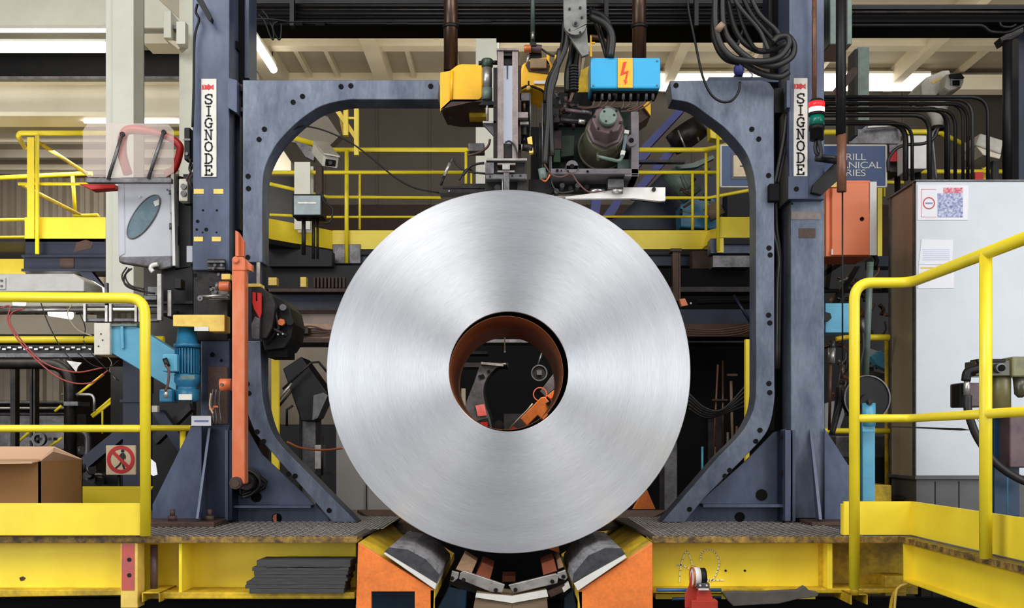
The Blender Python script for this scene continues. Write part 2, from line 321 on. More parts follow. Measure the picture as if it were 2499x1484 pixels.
def ibeam(name, x0, y0, x1, y1, Y, m, label, fl=6, dep=.22, back=.09, cat='steel beam', par=None, group=None):
    t = T(name, label, cat, P((x0+x1)/2, y1, Y+dep/2), group)
    O('web', MB().pb(x0, y0+fl, x1, y1-fl, Y+back, .02), m, t)
    O('flange', MB().pb(x0, y0, x1, y0+fl, Y, dep), m, t); O('flange', MB().pb(x0, y1-fl, x1, y1, Y, dep), m, t)
    return t
ibeam('crane_girder', -600, 190, 480, 283, 6.0, CB, 'cream crane girder running across the upper left bay behind the column', fl=10, dep=.4, back=.12)
M1('ventilation_duct', MB().pb(-600, -90, 462, 68, 6.4, .7), CR, 'pale cream boxed duct along the top left edge above the tube lights', 'duct', bev=.02)
M1('crane_rail', MB().pb(-600, 186, 470, 192, 5.9, .15), GM, 'thin grey rail lying on top of the cream crane girder', 'rail')

def tubelight(x0, x1, y0, y1, Y, label, group='fluorescent tube lights', m=TUBE):
    t = T('tube_light', label, 'light', P((x0+x1)/2, y0, Y), group)
    O('housing', MB().pb(x0, y0-6, x1, y0+2, Y+.02, .12), CR, t)
    a, b = P(x0+3, (y0+y1)/2, Y+.06), P(x1-3, (y0+y1)/2, Y+.06); O('tube', MB().cyl(a, b, L((y1-y0)/2, Y)), m, t)
    return t
tubelight(-80, 262, 101, 128, 5.7, 'long bright tube light under the cream duct at upper left')
tubelight(-80, 262, 67, 79, 5.9, 'thin glowing strip imitating light reflected on the cream duct at upper left')  # glowing tube stands in for a reflection, no second lamp here
tubelight(203, 440, 286, 301, 6.1, 'tube light under the cream crane girder behind the clear visor')
def tubedepth(px, y0, y1, z, r, label, xw):
    d0 = (z-ZC)*FPX/(HY-y0); d1 = (z-ZC)*FPX/(HY-y1)
    t = T('tube_light', label, 'light', (xw, d0-D0, z), 'fluorescent tube lights')
    O('housing', MB().box((xw-r*.7, d0-D0, z+r), (xw+r*.7, d1-D0, z+r+.06)), CR, t)
    O('tube', MB().cyl((xw, d0-D0, z), (xw, d1-D0, z), r), TUBE, t)
    for yy in (d0-D0+.1, d1-D0-.1): O('hanger', MB().cyl((xw, yy, z+r), (xw, yy, CZ), .012, n=6), BK, t)
    return t
tubedepth(0, 80, 170, 7.75, .06, 'slanting tube light beside the left gantry post, below the beige ceiling', -3.93)
tubedepth(0, 52, 160, 7.75, .06, 'tube light seen end on beside the cream column at top centre', -.27)
# the row of bright diffusers at the foot of the ceiling, right half
for i, (x0, x1, lab) in enumerate(((1560, 1800, 'lit diffuser panel above the right arm of the gantry frame, beside the blue box'), (1806, 2095, 'lit diffuser panel behind the black cables and the right gantry post'), (2102, 2272, 'lit diffuser panel at upper right, left of the white security camera'))):
    t = T('light_panel', lab, 'light', P((x0+x1)/2, 180, 13.4), 'lit diffuser panels below the ceiling')
    O('frame', MB().pb(x0, 174, x1, 179, 13.35, .2), CR, t); O('diffuser', MB().pb(x0, 179, x1, 217, 13.4, .12), TUBEW, t)
M1('wall_ledge', MB().pb(2275, 182, 2700, 218, 13.3, .3), CB, 'cream ledge below the ceiling right of the security camera', 'ledge')
# cream columns
def hcol(x0, x1, ytop, ybot, Y, dep, label, name='steel_column'):
    t = T(name, label, 'column', P((x0+x1)/2, ybot, Y+dep/2), 'cream steel columns')
    O('flange', MB().pb(x0, ytop, x1, ybot, Y, .02), CR, t, .003)
    a = P(x0, ybot, Y); b = P(x1, ytop, Y); xc = (a.x+b.x)/2
    O('web', MB().box((xc-.01, Y+.02, a.z), (xc+.01, Y+dep-.02, b.z)), CR, t); O('flange', MB().box((a.x, Y+dep-.02, a.z), (b.x, Y+dep, b.z)), CR, t, .003)
    return t
c1 = hcol(258, 326, -250, 716, 4.0, .28, 'thick cream H column left of the left gantry post')
O('cover_plate', MB().pb(274, -250, 326, 716, 3.97, .03), CR, c1, .004)
O('stiffener', MB().box((P(326, 0, 4).x-.012, 4, P(0, 716, 4).z), (P(326, 0, 4).x, 4.28, P(0, -250, 4).z)), CR, c1)
hcol(437, 470, -120, 600, 4.6, .25, 'slim cream column directly against the left gantry post')
hcol(1161, 1214, -40, 452, 6.9, .3, 'pale cream column behind the strapping head at top centre')
hcol(718, 757, 395, 560, 5.9, .2, 'short cream column behind the small tilted camera and lamp')
# bracket and floodlight at top of the slim column
t = T('wall_bracket', 'cream bracket with two upright plates high beside the slim column', 'bracket', P(420, 118, 4.4))
O('plate', MB().pb(399, 26, 417, 92, 4.35, .25), CR, t, .004); O('plate', MB().pb(430, 52, 452, 107, 4.3, .1), CR, t, .004)
O('arm', MB().pb(405, 60, 450, 70, 4.4, .12), GM, t); O('gusset', MB().pp([(399, 92), (452, 107), (436, 120), (410, 100)], 4.4, .1), CB, t)
M1('roof_strut', MB().prism([P(380, -10, 5.2), P(430, -10, 5.2), P(470, 50, 5.2), P(470, 72, 5.2)], (0, .12, 0)), CB, 'slanting cream strut above the bracket near the left gantry post', 'strut')
M1('cream_crossbeam', MB().pb(350, 82, 440, 106, 5.6, .3), CB, 'short cream crossbeam between the thick and the slim column', 'steel beam')
t = T('floodlight', 'small pale floodlight just above the left gantry arm', 'light', P(617, 193, 5))
O('housing', MB().pp([(612, 167), (622, 170), (626, 192), (612, 192)], 5, .15), CR, t); O('bracket', MB().pb(607, 166, 611, 192, 5, .05), BK, t)

# ================================================================== MEZZANINE
def rail(mb, pts, Y, dpx, fr=.0, n=10): return mb.pt(pts, dpx/2, Y, n=n, fr=fr)
MZ = 3.74
def mz(px, Y): return Vector(((px-CX)*(D0+Y)/FPX, Y, MZ))
t = T('mezzanine_walkway', 'raised walkway with yellow toe boards and tube railings behind the coil', 'walkway', mz(1250, 6.6))
YC, YL = 6.5, 5.85
fl = [mz(655, YL-.05), mz(662, YL), mz(812, YC), mz(1738, YC), mz(1752, YL), mz(1900, YL), mz(1900, 7.9), mz(640, 7.9)]
O('floor_plate', MB().prism(fl, (0, 0, -.05)), BK, t)
O('toe_board', MB().prism([P(656, 533, YL), P(812, 563, YC), P(812, 608, YC), P(656, 584, YL)], (.01, .02, 0)), YE, t)
O('toe_board', MB().pb(812, 562, 1728, 608, YC, .015), YE, t)
O('toe_board', MB().prism([P(1728, 562, YC), P(1752, 556, 5.98), P(1752, 578, 5.98), P(1712, 608, YC)], (0, .015, 0)), YE, t)
O('toe_board', MB().pb(1752, 529, 1832, 580, YL, .015), YE, t, .003)
O('edge_beam', MB().pb(812, 609, 1725, 648, YC+.05, .12), ND, t); O('edge_beam', MB().pb(812, 596, 880, 643, YC-.02, .1), GM, t, .004)
O('edge_beam', MB().pp([(655, 586), (810, 612), (810, 650), (655, 650)], YL+.3, .2), BK, t)
O('edge_beam', MB().pb(1735, 582, 1832, 618, YL+.05, .2), NV, t); O('edge_beam', MB().pb(1740, 624, 1832, 652, YL-.05, .2), GM, t); O('edge_beam', MB().pb(1690, 612, 1742, 655, YL+.4, .2), RU, t)
rl = O('handrail', rail(MB(), [(708, 334, YL), (770, 352, 6.2), (812, 366, YC), (1140, 366, YC), (1141, 370, YC)], YC, 12), YR, t)
O('handrail', rail(MB(), [(1560, 366, YC), (1722, 366, YC), (1795, 350, YL), (1860, 347, YL)], YC, 12, .1), YR, t)
O('mid_rail', rail(MB(), [(660, 421, YL), (1140, 421, YC)], YC, 9), YR, t); O('mid_rail', rail(MB(), [(1555, 421, YC), (1750, 421, YC)], YC, 9), YR, t)
O('mid_rail', rail(MB(), [(660, 449, YL), (800, 481, YC), (1076, 483, YC)], YC, 8), YR, t)
O('mid_rail', rail(MB(), [(1616, 483, YC), (1730, 483, YC), (1840, 462, YL)], YC, 8), YR, t)
O('mid_rail', rail(MB(), [(660, 524, YL), (780, 530, YC), (1728, 529, YC)], YC, 6), YR, t)
for (x, y0, y1, wpx, Y) in ((846, 366, 643, 10, YC-.05), (878, 421, 560, 6, YC), (1137, 366, 470, 7, YC), (1150, 421, 470, 5, YC), (1690, 421, 561, 7, YC), (1723, 366, 563, 7, YC), (1752, 320, 612, 8, YL-.03)):
    O('post', rail(MB(), [(x, y0), (x, y1)], Y, wpx), YR, t)
O('post_bracket', MB().pb(1750, 581, 1766, 616, YL-.02, .02), YE, t)
t = T('ladder_frame', 'yellow angular access frame hanging above the walkway, left of centre', 'frame', P(850, 380, 6.2))
O('stile', MB().pb(838, 265, 849, 330, 6.2, .06), YE, t); O('stile', MB().pb(864, 265, 875, 378, 6.2, .06), YE, t)
O('brace', MB().pp([(815, 268), (828, 268), (874, 335), (874, 352)], 6.25, .04), YE, t); O('rung', MB().pb(849, 285, 864, 290, 6.22, .03), YE, t)
O('brace', MB().pp([(824, 268), (836, 275), (842, 330), (836, 330)], 6.3, .04), YD, t)
# left wing
t = T('mezzanine_wing', 'left end of the raised walkway with yellow toe board, railings and navy beams', 'walkway', P(160, 660, 5.8))
O('toe_board', MB().pb(60, 530, 258, 582, 5.75, .02), YE, t, .003); O('edge_beam', MB().pb(62, 583, 258, 622, 5.8, .2), ND, t)
b = O('edge_beam', MB().pb(52, 622, 258, 627, 5.75, .22), ND, t); O('edge_beam', MB().pb(58, 627, 258, 656, 5.85, .03), ND, t); O('edge_beam', MB().pb(52, 656, 258, 662, 5.75, .22), ND, t)
O('brace', MB().pp([(188, 662), (222, 662), (256, 704), (256, 725)], 5.8, .1), ND, t); O('rust_patch', MB().pb(146, 630, 180, 654, 5.84, .004), RU, t)
O('rust_patch', MB().pp([(186, 592), (210, 585), (228, 592), (222, 606), (180, 615)], 5.795, .004), RU, t)
O('floor_plate', MB().box((-7.2, 5.8, P(0, 583, 5.8).z-.03), (P(256, 0, 5.8).x, 8.2, P(0, 583, 5.8).z)), BK, t)
O('handrail', rail(MB(), [(200, 325), (48, 325), (44, 332), (60, 360, 6.4)], 5.75, 12, .06), YR, t); O('handrail', rail(MB(), [(200, 325), (440, 325)], 5.75, 12), YR, t)
O('post', MB().pb(66, 335, 83, 582, 5.73, .02), YE, t); O('post', rail(MB(), [(91, 330), (91, 620)], 5.7, 10), YR, t)
O('mid_rail', rail(MB(), [(45, 449), (186, 449), (440, 447)], 5.75, 8), YR, t)
O('mid_rail', rail(MB(), [(0, 434), (200, 424), (225, 424)], 6.6, 11), YR, t); O('mid_rail', rail(MB(), [(-300, 434), (0, 434)], 6.6, 11), YR, t)
O('post', rail(MB(), [(177, 430), (184, 522)], 6.4, 9), YR, t); O('handrail', rail(MB(), [(95, 348), (212, 424)], 6.3, 9), YD, t); O('handrail', rail(MB(), [(55, 452), (200, 527)], 6.3, 9), YD, t)
O('mid_rail', rail(MB(), [(180, 527), (238, 525), (242, 532)], 6.3, 9), YR, t)
O('mid_rail', rail(MB(), [(-300, 541), (60, 536)], 6.5, 8), YR, t); O('mid_rail', rail(MB(), [(-300, 582), (60, 579)], 6.5, 8), YR, t)
O('toe_board', MB().pb(-300, 632, 62, 670, 6.5, .02), YE, t)
M1('white_duct', MB().prism([P(-300, 668, 4.0), P(180, 668, 4.0), P(205, 684, 4.0), P(205, 712, 4.0), P(-300, 712, 4.0)], (0, .5, 0)), WH, 'long white duct with bolted corner plate behind the near left railing', 'duct', bev=.01)
t = T('junction_plate', 'small white bolted plate on the end of the white duct', 'plate', P(6, 705, 3.99)); O('plate', MB().pb(-14, 678, 13, 706, 3.985, .012), WH, t)
for y in (685, 698): O('bolt', MB().disc(3, y, 3, 3.975, .01), GM, t)
# right wing railings beyond the cabinet
t = T('mezzanine_guardrail', 'yellow guardrail behind the bundle of black conduits at right', 'guardrail', P(2200, 480, 5.75))
O('handrail', rail(MB(), [(1990, 323), (2288, 322), (2390, 372, 6.4)], 5.75, 13, .05), YR, t)
O('post', rail(MB(), [(2149, 323), (2149, 480)], 5.75, 9), YR, t); O('post', rail(MB(), [(2158, 323), (2158, 480)], 5.8, 6), YR, t)
O('post', MB().pb(2399, 375, 2408, 470, 6.4, .03), YE, t); O('mid_rail', rail(MB(), [(2220, 419), (2500, 419)], 6.3, 11), YR, t)
O('mid_rail', rail(MB(), [(2160, 445), (2205, 445)], 5.8, 8), YR, t)
O('toe_board', MB().pb(2142, 445, 2153, 640, 5.7, .03), YE, t)
# ================================================================== GANTRY (the strapping machine's frame)
GY = .65
deckz = DECKZ
# posts
def post(side):
    L_ = side == 'l'
    t = T('gantry_post', 'navy gantry post at left carrying a vertical nameplate and yellow tape marks' if L_ else 'navy gantry post at right carrying a nameplate beside the red and green signal light', 'gantry post', (P(515 if L_ else 1969, 0, GY+.1).x, GY+.15, deckz), 'the two navy gantry posts')
    if L_:
        O('upper_column', MB().pb(470, -60, 560, 660, GY, .3), NV, t, .006)
        O('lower_column', MB().pb(490, 826, 560, 1265, GY+.04, .26), NV, t, .006)
        O('mid_column', MB().pb(472, 650, 556, 832, GY+.03, .28), DG, t, .005)
        O('gusset', MB().pp([(466, 1042), (492, 1035), (492, 1266), (372, 1266), (372, 1232)], GY-.03, .02), NV, t, .002)
        O('gusset', MB().prism([P(508, 1045, GY-.03), P(508, 1045, GY+.06), P(500, 1266, GY+.06), P(478, 1266, GY-.28)], (L(6, GY), 0, 0)), NV, t)
        O('flange', MB().pb(549, 1050, 556, 1270, GY-.06, .1), NV, t); O('flange', MB().pb(558, 1050, 566, 1270, GY-.05, .1), ND, t)
        bp = O('base_plate', MB().box((P(368, 0, GY).x, GY-.32, deckz), (P(560, 0, GY).x, GY+.35, deckz+.028)), RU, t, .004)
        for x in (421, 512): 
            c = P(x, 0, GY-.2); O('anchor_bolt', MB().cyl((c.x, GY-.2, deckz+.028), (c.x, GY-.2, deckz+.055), .028, n=6).cyl((c.x, GY-.2, deckz+.05), (c.x, GY-.2, deckz+.09), .014, n=10), RU, t)
        for x, y in ((473, 461), (521, 461)): O('tape_mark', MB().pb(x, y, x+24, y+12, GY-.003, .003), YP, t)
        for x, y in ((473, 578), (517, 578)): O('tape_mark', MB().pb(x, y, x+22, y+11, GY-.003, .003), YP, t)
        for x, y, r in ((495, 513, 2.5), (529, 513, 2.5), (480, 560, 3), (503, 560, 4.5), (494, 567, 2), (528, 567, 2), (482, 540, 4), (476, 672, 5), (518, 866, 6), (540, 880, 4)): O('bolt_hole', MB().disc(x, y, r, GY-.003, .003), BM, t)
    else:
        O('upper_column', MB().pb(1926, -60, 2012, 487, GY, .3), NV, t, .006)
        O('lower_column', MB().pb(1930, 487, 2012, 1265, GY+.05, .25), NV2, t, .006)
        O('gusset', MB().pp([(2012, 1045), (2035, 1080), (2070, 1135), (2096, 1145), (2096, 1268), (2012, 1268)], GY+.02, .02), NV, t, .002)
        O('gusset', MB().prism([P(1975, 1045, GY+.05), P(1975, 1045, GY+.1), P(1990, 1268, GY+.06), P(1999, 1268, GY-.2)], (L(7, GY), 0, 0)), NV, t)
        O('flange', MB().pb(1916, 1050, 1930, 1272, GY-.04, .1), NV, t, .003); O('flange', MB().pb(1934, 1050, 1941, 1272, GY-.01, .06), NV, t)
        O('base_plate', MB().box((P(1955, 0, GY).x, GY-.22, deckz), (P(2096, 0, GY).x, GY+.35, deckz+.02)), RU, t, .004)
        O('collar_plate', MB().pb(1924, 430, 1972, 486, GY-.02, .02), NV, t, .003)
        for x, y, r in ((1944, 461, 6), (1933, 497, 3)): O('bolt_hole', MB().disc(x, y, r, GY-.024, .004), BM, t)
        O('tape_mark', MB().pb(1931, 516, 2003, 536, GY+.046, .004), mat('faded_label', (122, 112, 104), .7, dirt=(90, 84, 84), damt=.8, dscale=20), t)
        O('rust_patch', MB().pb(1950, 557, 1990, 580, GY+.046, .004), RU, t)
    return t
pl_ = post('l'); pr_ = post('r')

# curved frames
HOLES_L = [(832, 211), (856, 209), (1051, 210), (738, 235), (715, 249), (645, 315), (632, 340), (605, 430), (606, 460), (604, 628)]
HOLES_L2 = [(603, 937), (607, 960), (627, 1054), (643, 1077), (704, 1157), (720, 1162), (803, 1246)]
HOLES_R = [(1650, 208), (1835, 315), (1852, 339), (1876, 428), (1877, 605), (1880, 622), (1876, 769), (1879, 788), (1877, 936), (1879, 958), (1855, 1050), (1845, 1077), (1781, 1148), (1770, 1162), (1683, 1243)]
def smooth2(pts, n=4): return [(v.x, v.z) for v in crv([Vector((a, 0, b)) for a, b in pts], n)]
inner = smooth2([(880, 243), (846, 244), (789, 257), (749, 280), (712, 311), (675, 352), (653, 392), (643, 425), (640, 470)])
up = [(592, 195), (1070, 195), (1070, 243)]+inner+[(640, 640), (592, 640)]
t = T('gantry_arch', 'navy curved frame of the left gantry side, arching over and sweeping down to the deck', 'machine frame', (P(620, 0, GY).x, GY, deckz), 'the two curved gantry frames')
O('upper_arm', MB().pp(up, GY, .17), NV2, t, .004)
lin_ = smooth2([(638, 930), (642, 975), (655, 1030), (672, 1068), (700, 1102)])
rin_ = smooth2([(625, 1060), (612, 1030), (602, 995), (600, 950)])
lo = [(600, 832), (636, 832)]+lin_+[(872, 1275), (812, 1275)]+rin_
O('lower_leg', MB().pp(lo, GY, .17), NV2, t, .004)
O('joint_plate', MB().pb(604, 636, 640, 836, GY+.06, .1), ND, t)
for x, y in HOLES_L+HOLES_L2: O('bolt', MB().disc(x, y, 6.2, GY-.004, .004), BM, t)  # black discs paint the dark depth of open holes
g = O('gusset_plate', MB().pp([(566, 1045), (602, 1045), (640, 1110), (800, 1262), (806, 1276), (566, 1276)], GY+.1, .02), NV, t)
O('rib', MB().pb(568, 1234, 758, 1240, GY-.0, .1), NV, t); O('access_hole', MB().disc(625, 1213, 13, GY+.094, .005), BM, t)
O('access_hole', MB().disc(675, 1265, 12, GY+.094, .005), BM, t); O('marker_disc', MB().pp([(675, 1254), (675, 1276), (668, 1273), (665, 1265), (668, 1257)], GY+.088, .004), ORG, t)
O('flange', MB().pb(566, 1045, 573, 1276, GY+.02, .12), ND, t)

t = T('gantry_arch', 'navy curved frame at the right gantry side with a short top arm and long sweep', 'machine frame', (P(1870, 0, GY).x, GY, deckz), 'the two curved gantry frames')
inr = smooth2([(1640, 243), (1685, 252), (1725, 279), (1765, 309), (1799, 344), (1824, 379), (1839, 424), (1845, 474)])
lower_in = smooth2([(1845, 940), (1843, 977), (1833, 1015), (1805, 1062), (1749, 1119)])
out_r = smooth2([(1824, 1109), (1866, 1062), (1882, 1025), (1890, 975), (1890, 940)])
prf = [(1635, 197), (1858, 195), (1878, 202), (1889, 218)]+list(reversed(out_r))+[(1716, 1218), (1671, 1275), (1614, 1275)]+list(reversed(lower_in))+list(reversed(inr))
O('frame_body', MB().pp(prf, GY, .17), NV2, t, .004)
for x, y in HOLES_R: O('bolt', MB().disc(x, y, 6.2, GY-.004, .004), BM, t)  # these holes too are black discs in place of shaded depth
O('top_lug', MB().pb(1730, 188, 1900, 200, GY+.06, .1), NV, t)
O('gusset_plate', MB().pp([(1920, 1045), (1888, 1056), (1820, 1125), (1660, 1268), (1655, 1276), (1920, 1276)], GY+.1, .02), NV, t)
O('rib', MB().pb(1716, 1231, 1914, 1238, GY+.0, .1), NV, t); O('access_hole', MB().disc(1859, 1208, 14, GY+.094, .005), BM, t); O('access_hole', MB().disc(1806, 1262, 12, GY+.094, .005), BM, t)
O('flange', MB().pb(1905, 1050, 1916, 1276, GY+.02, .12), ND, t)
for y in (1065, 1155, 1250): O('bolt', MB().hexn(1911, y, 6, GY+.02, .015), BK, t)

# guide columns between post and curved frame
t = T('guide_column', 'black guide rails running up between the left post and its curved frame', 'guide rail', (P(577, 0, 1).x, 1, deckz), 'guide rails beside the gantry posts')
O('rail', MB().pb(560, -60, 592, 1040, .85, .12), BM, t); O('rail', MB().pb(576, 270, 586, 560, .8, .06), ND, t); O('rail', MB().pb(568, 100, 578, 540, .82, .05), NV, t)
O('rear_column', MB().pb(584, -60, 607, 190, .9, .2), NV, t); O('cover', MB().pp([(556, 190), (578, 196), (578, 275), (556, 262)], .62, .1), NV, t)
O('clamp', MB().pb(562, 100, 580, 118, .78, .06), BM, t); O('clamp', MB().pb(578, 206, 592, 222, .7, .1), RU, t); O('clamp', MB().pb(578, 262, 592, 272, .7, .1), GM, t)
t = T('guide_column', 'black guide rails running up between the right curved frame and its post', 'guide rail', (P(1908, 0, 1).x, 1, deckz), 'guide rails beside the gantry posts')
O('rail', MB().pb(1890, -60, 1926, 1050, .9, .12), BM, t); O('rail', MB().pb(1913, 270, 1919, 1050, .84, .05), NV, t); O('rear_column', MB().pb(1880, -60, 1922, 212, 1.02, .2), ND, t)
O('clamp', MB().pb(1878, 448, 1902, 490, .6, .12), BM, t, .004); O('clamp', MB().pb(1892, 215, 1912, 275, .72, .1), BK, t); O('cover', MB().pb(1920, 196, 1928, 262, .62, .05), NV, t)
t = T('frame_hose', 'pair of black hoses clamped down the outer edge of the right curved frame', 'hose', P(1890, 700, .8))
O('hose', MB().pt([(1920, 275), (1912, 340), (1900, 400), (1889, 450)], 5, .7, smooth=5), RB, t); O('hose', MB().pt([(1926, 290), (1918, 350), (1906, 410), (1897, 450)], 5, .72, smooth=5), RB, t)
O('hose', MB().pt([(1884, 490), (1886, 560), (1895, 600), (1900, 640), (1896, 700), (1894, 900)], 5, .75, smooth=5), RB, t); O('hose', MB().pt([(1893, 490), (1895, 560), (1902, 610), (1903, 680), (1900, 900)], 5, .78, smooth=5), RB, t)

# nameplates -------------------------------------------------------
GL = {'S': [[(.92, .74), (.9, .96), (.5, 1), (.12, .86), (.12, .66), (.4, .54), (.75, .44), (.92, .26), (.8, .06), (.5, 0), (.14, .06), (.08, .28)]],
 'I': [[(.5, 0), (.5, 1)], [(.25, 0), (.75, 0)], [(.25, 1), (.75, 1)]],
 'G': [[(.9, .72), (.86, .92), (.5, 1), (.16, .82), (.06, .5), (.16, .16), (.5, 0), (.82, .08), (.86, .42)], [(.6, .44), (1, .44)]],
 'N': [[(.18, 0), (.18, 1)], [(.18, 1), (.82, 0)], [(.82, 0), (.82, 1)], [(0, 0), (.34, 0)], [(0, 1), (.22, 1)], [(.66, 1), (1, 1)]],
 'O': [[(.5, 1), (.84, .86), (.96, .5), (.84, .14), (.5, 0), (.16, .14), (.04, .5), (.16, .86), (.5, 1)]],
 'D': [[(.2, 0), (.2, 1)], [(.02, 1), (.5, 1), (.84, .84), (.96, .5), (.84, .16), (.5, 0), (.02, 0)]],
 'E': [[(.2, 0), (.2, 1)], [(.02, 1), (.88, 1), (.88, .78)], [(.02, 0), (.9, 0), (.9, .24)], [(.2, .52), (.62, .52)], [(.62, .4), (.62, .64)]]}
def nameplate(cx, x0, y0, x1, y1, Y, label):
    t = T('nameplate', label, 'sign', P((x0+x1)/2, y1, Y), 'SIGNODE nameplates on the gantry posts')
    O('plate', MB().pb(x0, y0, x1, y1, Y-.008, .008), SW, t, .003)
    H = 23; W = 19; gap = 29.0
    ys = [y0+50+i*gap for i in range(7)]
    for ch, yy in zip('SIGNODE', ys):
        mb = MB()
        for s_ in GL[ch]: mb.strip([P(cx-W/2+W*a, yy+H/2-H*b, Y-.01) for a, b in s_], L(3.6 if ch != 'N' else 3.2, Y), Y, .002)
        O('letter', mb, SBK, t)
    mb = MB()
    for dx in (-12, -4, 4, 12): mb.pp([(cx+dx-4 if dx < 12 else cx+dx-1, y0+14), (cx+dx, y0+17), (cx+dx, y0+25), (cx+dx-4 if dx < 12 else cx+dx-1, y0+27)], Y-.0105, .002)
    mb.pp([(cx-12, y0+14), (cx-6, y0+18), (cx, y0+13), (cx+6, y0+18), (cx+12, y0+14), (cx+9, y0+20.5), (cx+12, y0+27), (cx+6, y0+23), (cx, y0+28), (cx-6, y0+23), (cx-12, y0+27), (cx-9, y0+20.5)], Y-.0102, .002)
    O('emblem', mb, RS, t)
    c = P(x1-10, y1-7, Y-.01); O('registered_mark', MB().ring(c, (0, 1, 0), L(1.6, Y), L(2.6, Y), .002, 14), SBK, t)
nameplate(509, 491, 192, 528, 432, GY, 'white nameplate with black letters SIGNODE on the left gantry post')
nameplate(1954, 1937, 190, 1971, 430, GY, 'white nameplate with black letters SIGNODE on the right gantry post')
t = T('small_placard', 'small white placard with grey letters low on the left gantry post', 'sign', P(491, 1039, GY-.03))
O('plate', MB().pb(467, 1015, 515, 1039, GY-.04, .006), PAP, t); O('print', MB().pb(474, 1025, 508, 1030, GY-.042, .002), LBL, t)

# ================================================================== THE COIL
CC = P(1241, 907, 0); RO, RI, CWD = L(444), L(146), 1.12
t = T('steel_coil', 'huge shiny coil of rolled steel strip resting in the orange cradle', 'steel coil', (CC.x, CWD/2, CC.z-RO))
def coil_ring(name, m, r0, r1, y0, y1, parent, cx=0, cz=0, n=160, ch=.003):
    # profile: outer/inner with a tiny chamfer; origin at the axis
    prof = [(r0, y0+ch), (r0+ch, y0), (r1-ch, y0), (r1, y0+ch), (r1, y1-ch), (r1-ch, y1), (r0+ch, y1), (r0, y1-ch)]
    mb = MB(); vs = []
    for r, y in prof:
        for k in range(n): a = 2*math.pi*k/n; vs.append((cx+r*math.cos(a), y, cz+r*math.sin(a)))
    fs = []
    for i in range(8):
        j = (i+1) % 8
        for k in range(n): fs.append((i*n+k, j*n+k, j*n+(k+1) % n, i*n+(k+1) % n))
    me = bpy.data.meshes.new(name); me.from_pydata(vs, [], fs); me.polygons.foreach_set('use_smooth', [i in (3, 7) for i in range(8) for k in range(n)])
    bm = bmesh.new(); bm.from_mesh(me); bmesh.ops.recalc_face_normals(bm, faces=bm.faces); bm.to_mesh(me); bm.free()
    for mm in m: me.materials.append(mm)
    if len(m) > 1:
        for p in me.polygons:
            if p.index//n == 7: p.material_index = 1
    o = bpy.data.objects.new(name, me); COL.objects.link(o); o.location = CC; o.parent = parent; o.matrix_parent_inverse = Matrix.Translation(-Vector(parent.location)); return o
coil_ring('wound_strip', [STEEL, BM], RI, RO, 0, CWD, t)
coil_ring('inner_wrap', [BORE], RI-L(7.5), RI-L(6.5), .004, CWD-.004, t, cx=-L(5.6), cz=-L(3.2), n=120, ch=.0003)

# ================================================================== DECK, CRADLE
FD = -.25; BD = 1.85
def deckplate(xa, xb, name, label, slant):
    t = T(name, label, 'deck', (P((xa+xb)/2, 0, 1).x, .8, deckz-.02))
    X0, X1 = P(xa, 0, FD).x, P(xb, 0, FD).x
    if slant > 0: outl = [(X0, FD), (X1, FD), (X1+.06, .9), (X1+.1, BD), (X0, BD)]
    else: outl = [(X0, FD), (X1, FD), (X1, BD), (X0-.1, BD), (X0-.06, .9)]
    O('tread_plate', MB().prism([Vector((x, y, deckz-.012)) for x, y in outl], (0, 0, .012)), DK, t)
    O('plate_edge', MB().box((X0, FD-.006, deckz-.03), (X1, FD+.02, deckz+.001)), DE, t, .002)
    st = MB(); y = FD+.04; i = 0      # raised tread studs
    while y < 1.25:
        x = max(X0, -2.0 if slant > 0 else X0)+.03+(i % 2)*.02
        xe = X1+(0 if y < .2 else .1) if slant > 0 else min(X1, 1.75)
        while x < xe-.02:
            a = .012 if i % 2 else -.012
            st.box((x-.007, y-.004, deckz), (x+.007, y+.004, deckz+.003)); x += .04
        y += .032; i += 1
    o = O('tread_stud', st, LM, t); o['kind'] = 'stuff'
    return t, X0, X1
dl, lx0, lx1 = deckplate(-300, 872, 'deck_plate', 'dark studded deck plate left of the coil under the left gantry foot', 1)
dr, rx0, rx1 = deckplate(1592, 2215, 'deck_plate', 'dark studded deck plate right of the coil under the right gantry foot', -1)
# left support beam
t = T('support_beam', 'yellow channel beam under the left deck with a faded red end plate', 'steel beam', P(400, 1460, FD+.1))
O('web', MB().pb(-300, 1322, 345, 1436, FD+.09, .02), YE, t); O('web', MB().pb(345, 1322, 868, 1446, FD+.22, .02), YE, t)
O('flange', MB().pp([(-300, 1440), (296, 1440), (296, 1453), (-300, 1462)], FD, .12), YD, t, .004)
O('flange', MB().pb(345, 1446, 866, 1462, FD+.02, .22), YD, t, .004); O('flange', MB().pb(-300, 1319, 868, 1326, FD+.01, .24), YD, t)
O('lower_web', MB().pb(-300, 1462, 866, 1700, FD+.3, .02), BM, t)
pp_ = O('end_plate', MB().pb(294, 1326, 336, 1484, FD+.0, .1), YP, t, .003); O('red_patch', MB().pb(297, 1327, 328, 1441, FD-.003, .004), RDP, t)
for y in (1366, 1404): O('bolt_hole', MB().disc(315, y, 5, FD-.006, .004), BK, t)
O('stiffener', MB().pb(436, 1326, 444, 1448, FD+.03, .2), YE, t, .003); O('stiffener', MB().pb(436, 1326, 466, 1446, FD+.19, .03), YD, t)
O('spacer_rod', MB().cyl(P(376, 1330, FD+.1), P(376, 1446, FD+.1), L(9, FD)), PK, t)
def channel(mb, x0, y0, x1, y1, Y, dep, th=3):
    mb.pb(x0, y0, x1, y0+th, Y, dep); mb.pb(x0, y0, x0+th, y1, Y, dep); mb.pb(x1-th, y0, x1, y1, Y, dep); return mb
